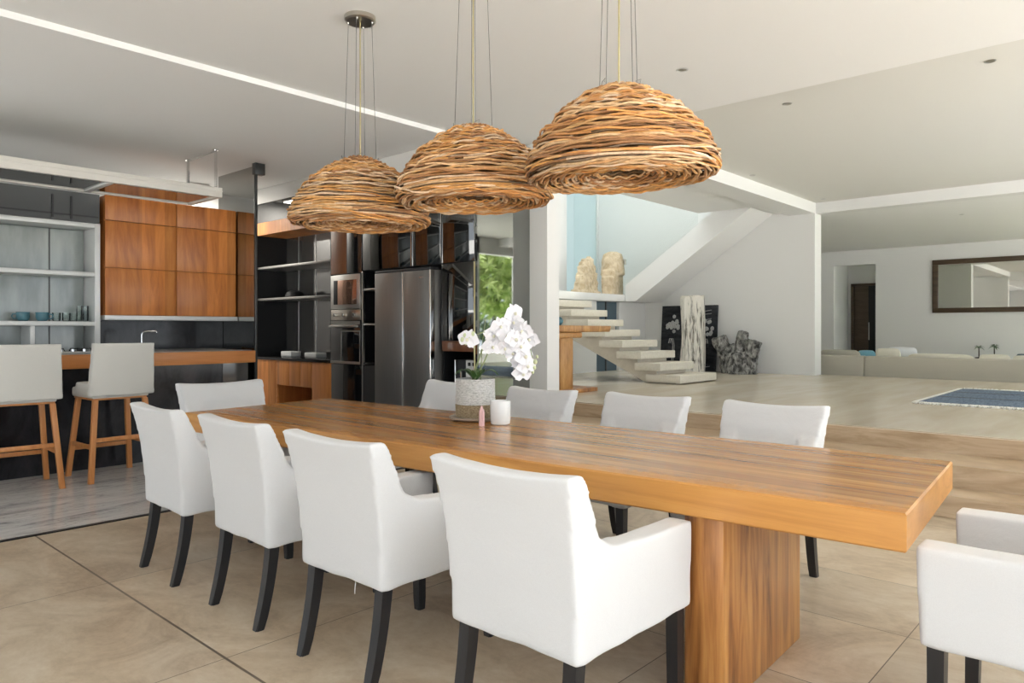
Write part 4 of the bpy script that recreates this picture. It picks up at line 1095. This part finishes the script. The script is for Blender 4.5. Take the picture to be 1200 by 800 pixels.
# painting leaning on the stair wall
pa = thing('painting', 'black canvas with pale dotted blooms leaning on the stair wall', 'painting', (13.24, 7.23, RF), 0)
pa.rotation_euler = (0, R(4.5), 0)
bm = BM(); box(bm, 0, .04, -.62, .62, 0, 1.32, bev=.003); obj('canvas', bm, M['canvas'], pa)
rnd = random.Random(9)
for k in range(34):
    sgn = -1 if k % 2 else 1
    a = rnd.uniform(0, 6.28); rr = math.sqrt(rnd.random())
    y = sgn * .36 + rr * math.cos(a) * .17; z = .92 + rr * math.sin(a) * .2 - .35 * (abs(y) - .33)
    bm = BM(); lathe(bm, [(.040, 0), (.034, .006), (.014, .009)], 10)
    obj('paint_dab', bm, M['artpale'], pa, (-.001, y, z), rot=(0, R(-90), 0))
for sgn in (-1, 1):
    for o_ in (0, .035):
        bm = BM(); tube(bm, [(-.001, sgn * (.44 - o_), .55), (-.002, sgn * (.42 - o_), .64), (-.002, sgn * (.37 - o_), .64), (-.002, sgn * (.34 - o_), .5), (-.001, sgn * (.36 - o_), .02)], .010 - .1 * o_, 6); obj('paint_stroke', bm, M['artpale'], pa)
for z, w in ((1.22, .3), (1.15, .5), (1.05, .2), (.1, .25)):
    bm = BM(); tube(bm, [(-.0005, -.5, z), (-.001, -.5 + w * .5, z - .02), (-.0005, -.5 + w, z + .01)], .006, 5); obj('paint_stroke', bm, M['artpale'], pa)

# driftwood trunk and root stump
dw = BM(); n = 26; rings = []
for i in range(40):
    f = i / 39; z = f * 1.47
    rings.append([])
    for k in range(n):
        a = 2 * math.pi * k / n
        r = .235 * (1 - .08 * f) * (1 + .16 * noise.noise(Vector((math.cos(a) * 2.2, math.sin(a) * 2.2, z * .7))) + .12 * noise.noise(Vector((math.cos(a) * 7, math.sin(a) * 7, z * 1.2 + 9))))
        rings[-1].append(dw.verts.new((r * math.cos(a) + .03 * math.sin(z * 2), r * math.sin(a), z + (.05 * noise.noise(Vector((math.cos(a) * 2, math.sin(a) * 2, 3))) if i == 39 else 0))))
for a, b in zip(rings, rings[1:]):
    for k in range(n): dw.faces.new((a[k], a[(k + 1) % n], b[(k + 1) % n], b[k]))
dw.faces.new(rings[0][::-1]); dw.faces.new(rings[-1])
tag(obj('driftwood_trunk', dw, M['bark'], None, (12.72, 6.83, RF), smooth=60), 'pale weathered tree trunk standing upright before the black painting', 'sculpture')
bm = BM()
for pts, rs in (([(0, .24, 0), (0, .27, .3), (-.02, .42, .68)], [.13, .14, .15]), ([(.02, .02, 0), (0, .0, .4), (.02, -.06, .80)], [.13, .12, .10]), ([(0, -.2, 0), (0, -.2, .3), (0, -.30, .62)], [.14, .13, .14]), ([(0, .1, 0), (.0, .14, .25), (0, .18, .55)], [.13, .12, .08])):
    tube(bm, pts, rs, 12)
lathe(bm, [(.3, 0), (.26, .2), (.2, .4)], 14)
tag(obj('root_stump', remeshed(bm, .025, 3, .03, 7), M['rootgrey'], None, (13.0, 5.99, RF), smooth=80), 'mottled grey forked root stump standing by the stair wall', 'sculpture')

# ================================================================== LIVING ROOM
rg = thing('rug', 'blue-grey woven rug with white fringe on the raised floor', 'rug', (9.2, 2.12, RF))
bm = BM(); box(bm, 0.0, 2.45, -3.6, 0, .0005, .014, bev=.003); obj('weave', bm, M['ruggy'], rg)
for x in (.03, .92, 1.75):
    bm = BM(); box(bm, x, x + .035, -3.58, -.02, .0142, .0155); obj('dark_stripe', bm, M['black'], rg, smooth=0)
bm = BM(); rnd = random.Random(5)
for k in range(190):
    y = -3.6 + 3.6 * k / 190
    tube(bm, [(.0, y, .012), (-.05, y + rnd.uniform(-.02, .02), .012), (-.10 - rnd.uniform(0, .03), y + rnd.uniform(-.03, .03), .008)], .010, 5)
    tube(bm, [(2.45, y, .012), (2.55, y + rnd.uniform(-.03, .03), .012)], .010, 5)
for k in range(110):
    x = 2.45 * k / 110
    tube(bm, [(x, 0, .012), (x + rnd.uniform(-.02, .02), .05, .008)], .009, 5)
f_ = obj('fringe', bm, M['fringe'], rg); f_['kind'] = 'stuff'

def sofa(label, ya, yb):
    c = (ya + yb) / 2; w = (yb - ya) / 2
    t = thing('sofa', label, 'sofa', (14.0, c, .05), 0, 'beige sofa modules in the living room')
    bm = BM(); box(bm, 0, .2, -w, w, .04, .775, bev=.03, seg=4); obj('backrest', bm, M['beigefab'], t)
    bm = BM(); box(bm, .2, 1.0, -w, w, .06, .40, bev=.03, seg=4); obj('seat', bm, M['beigefab'], t)
    for x in (.1, .9):
        for y in (-w + .1, w - .1):
            bm = BM(); box(bm, x - .025, x + .025, y - .025, y + .025, 0, .065); obj('leg', bm, M['blackleg'], t)
    return t
sofa('beige sofa module next to the stair wall corner, shorter stretch', 4.095, 6.4)
sofa('long beige sofa module running out of the photo', -.9, 4.09)
def cushion(label, y, z, w, h, mat, tilt=12, x=14.37, rz=0):
    bm = BM(); bmesh.ops.create_uvsphere(bm, u_segments=24, v_segments=14, radius=1)
    for v in bm.verts:
        p = v.co.copy()
        yy = max(-1, min(1, p.y * 1.25)); zz_ = max(-1, min(1, p.z * 1.25))
        v.co = Vector((p.x * .09 * (1 - .5 * (yy * yy * zz_ * zz_)), math.copysign(abs(yy) ** .7, yy) * w, math.copysign(abs(zz_) ** .7, zz_) * h))
    o = obj('cushion', bm, mat, None, (x, y, z), smooth=80, rot=(0, R(-tilt), R(rz)))
    return tag(o, label, 'cushion', 'cushions along the beige sofa')
cushion('wide beige cushion behind the sofa back nearest the stair wall', 4.62, .70, .36, .22, M['beigefab'])
cushion('sky blue cushion tipped on its corner on the sofa', 4.23, .72, .15, .19, M['bluefab'], 14, 14.66)
cushion('square cream cushion leaning in front of a white one', 3.78, .75, .20, .21, M['creamfab'])
cushion('white cushion behind the cream one on the long sofa', 3.62, .78, .24, .20, M['whitefab'], 10, 14.66)
cushion('low cream cushion alone in the middle of the long sofa', 2.95, .68, .5, .20, M['creamfab'])
cushion('cream cushion below the two small palm plants', 2.15, .69, .22, .20, M['creamfab'])
cushion('cream cushion next to the blue one at the photo edge', 1.72, .69, .18, .19, M['creamfab'])
cushion('small grey-blue cushion near the photo edge', 1.80, .76, .09, .14, M['doorglass'], 8, 14.66)
# small palms on a sideboard along the back wall
sb = thing('sideboard', 'low white sideboard along the living room back wall', 'sideboard', (20.32, 2.9, .05))
bm = BM(); box(bm, -.25, .25, -.9, .9, .1, .45, bev=.006); obj('body', bm, M['whitefab'], sb)
for y in (-.6, 0, .6):
    bm = BM(); box(bm, -.272, -.252, y - .29, y + .29, .12, .43, bev=.004); obj('door', bm, M['white_ceramic'], sb)
for y in (-.8, .8):
    bm = BM(); box(bm, -.2, .2, y - .03, y + .03, 0, .1); obj('leg', bm, M['blackleg'], sb)
def palm(label, y, s):
    t = thing('potted_palm', label, 'plant', (20.3, y, .50), 0, 'small palms on the living room sideboard')
    bm = BM(); lathe(bm, [(.06, 0), (.08, .1), (.085, .14), (.075, .14), (.06, .1)], 18, capt=False); obj('pot', bm, M['black'], t)
    bm = BM(); tube(bm, [(0, 0, .05), (0, 0, .32 * s)], .012, 6); obj('stem', bm, M['soil'], t)
    bm = BM(); rnd = random.Random(int(y * 10))
    for k in range(16):
        a = k * 2.4; el = rnd.uniform(-.2, .9); c = Vector((0, 0, .30 * s)); d = Vector((math.cos(a) * math.cos(el), math.sin(a) * math.cos(el), math.sin(el)))
        sd = Vector((-math.sin(a), math.cos(a), 0)); L = .15
        v = [bm.verts.new(c), bm.verts.new(c + d * L * .5 + sd * .02 + Vector((0, 0, .02))), bm.verts.new(c + d * L - Vector((0, 0, .05))), bm.verts.new(c + d * L * .5 - sd * .02 + Vector((0, 0, .02)))]
        bm.faces.new(v)
    obj('fronds', bm, M['shrubdark'], t, smooth=0)
palm('small dark potted palm on the sideboard, nearer the doorway', 3.36, 1.15)
palm('small dark potted palm on the sideboard, nearer the photo edge', 3.05, 1.25)
# framed mirror
mr = thing('wall_mirror', 'wide mirror in a dark brown frame on the living room wall', 'mirror', (20.6, 2.6, 1.715))
bm = BM(); W_, H_ = 1.80, 1.32
for (a, b, c, d_) in ((-W_, W_, 0, .12), (-W_, W_, H_ - .12, H_), (-W_, -W_ + .13, .12, H_ - .12), (W_ - .13, W_, .12, H_ - .12)): box(bm, -.06, -.002, a, b, c, d_, bev=.008)
obj('frame', bm, M['darkframe'], mr)
bm = BM(); box(bm, -.03, -.004, -W_ + .12, W_ - .12, .11, H_ - .11); obj('glass', bm, M['mirror'], mr, smooth=0)

# ceiling panel lamp in the aisle behind the bar
t = thing('ceiling_panel_lamp', 'small square ceiling lamp in the kitchen aisle behind the bar', 'lamp', (4.3, 9.6, 3.232))
bm = BM(); box(bm, -.14, .14, -.14, .14, -.03, 0, bev=.004); obj('housing', bm, M['offwhite'], t)
em = plain('lit lamp diffuser', (1, 1, 1), .5); em.node_tree.nodes['Principled BSDF'].inputs['Emission Color'].default_value = (1, .95, .86, 1); em.node_tree.nodes['Principled BSDF'].inputs['Emission Strength'].default_value = 4.
bm = BM(); box(bm, -.12, .12, -.12, .12, -.034, -.0305); obj('diffuser', bm, em, t, smooth=0)
l = bpy.data.lights.new('panel_lamp_light', 'AREA'); l.energy = 13; l.color = (1, .95, .87); l.size = .24
lo = bpy.data.objects.new('panel_lamp_light', l); COL.objects.link(lo); lo.location = (4.3, 9.6, 3.19)
# recessed downlights
def downlight(label, x, y, z, mat='steel'):
    t = thing('downlight', label, 'downlight', (x, y, z), 0, 'recessed ceiling downlights')
    bm = BM(); lathe(bm, [(.046, -.003), (.041, -.006), (.032, -.003), (.032, .0), (.046, 0)], 28, capb=False, capt=False); obj('ring', bm, M[mat], t)
    bm = BM(); lathe(bm, [(.032, -.002), (.002, -.001)], 20, capb=False, capt=False); obj('lens', bm, M['nickel'], t)
downlight('recessed downlight just right of the nearest pendant lamp cables', 4.93, 2.73, 3.28, 'lightmetal')
downlight('recessed downlight in the middle of the hall ceiling', 7.32, 2.87, 3.60)
downlight('recessed downlight in the hall ceiling at the far right', 7.31, 1.13, 3.60)
downlight('recessed downlight near the stair beam', 10.37, 4.58, 3.60)
downlight('recessed downlight near the corner of the two beams', 13.1, 4.5, 3.60, 'lightmetal')
downlight('recessed downlight in the living room ceiling', 15.4, 2.82, 3.42, 'lightmetal')

# ================================================================== LIGHT
w = bpy.data.worlds.new('sky'); sc.world = w; w.use_nodes = True
nt = w.node_tree; bg = nt.nodes['Background']
bg.inputs['Color'].default_value = (.84, .92, 1.0, 1); bg.inputs['Strength'].default_value = 1.0
def portal(name, loc, rot, sx_, sy_):
    l = bpy.data.lights.new(name, 'AREA'); l.shape = 'RECTANGLE'; l.size = sx_; l.size_y = sy_; l.cycles.is_portal = True
    o = bpy.data.objects.new(name, l); COL.objects.link(o); o.location = loc; o.rotation_euler = rot
# an area light shines along its local -Z
portal('daylight_front_opening', (10.5, -2.7, 1.5), (R(90), 0, 0), 26.6, 3.2)
portal('daylight_left_opening', (-2.7, -.5, 1.4), (0, R(-90), 0), 2.7, 4.3)
portal('daylight_stair_opening', (11.1, 7.45, 6.5), (0, 0, 0), 4.2, 3.7)
portal('daylight_kitchen_opening', (-2.7, 7.4, 1.2), (0, R(-90), 0), 2.2, 4.4)
sun = bpy.data.lights.new('sun', 'SUN'); sun.energy = 13.0; sun.angle = R(2); sun.color = (1., .975, .94)
so = bpy.data.objects.new('sun', sun); COL.objects.link(so); so.rotation_euler = (R(8), R(26), 0)

vs = sc.view_settings
vs.view_transform = 'Standard'; vs.look = 'None'; vs.gamma = 1; vs.use_curve_mapping = False
vs.exposure = 1.32
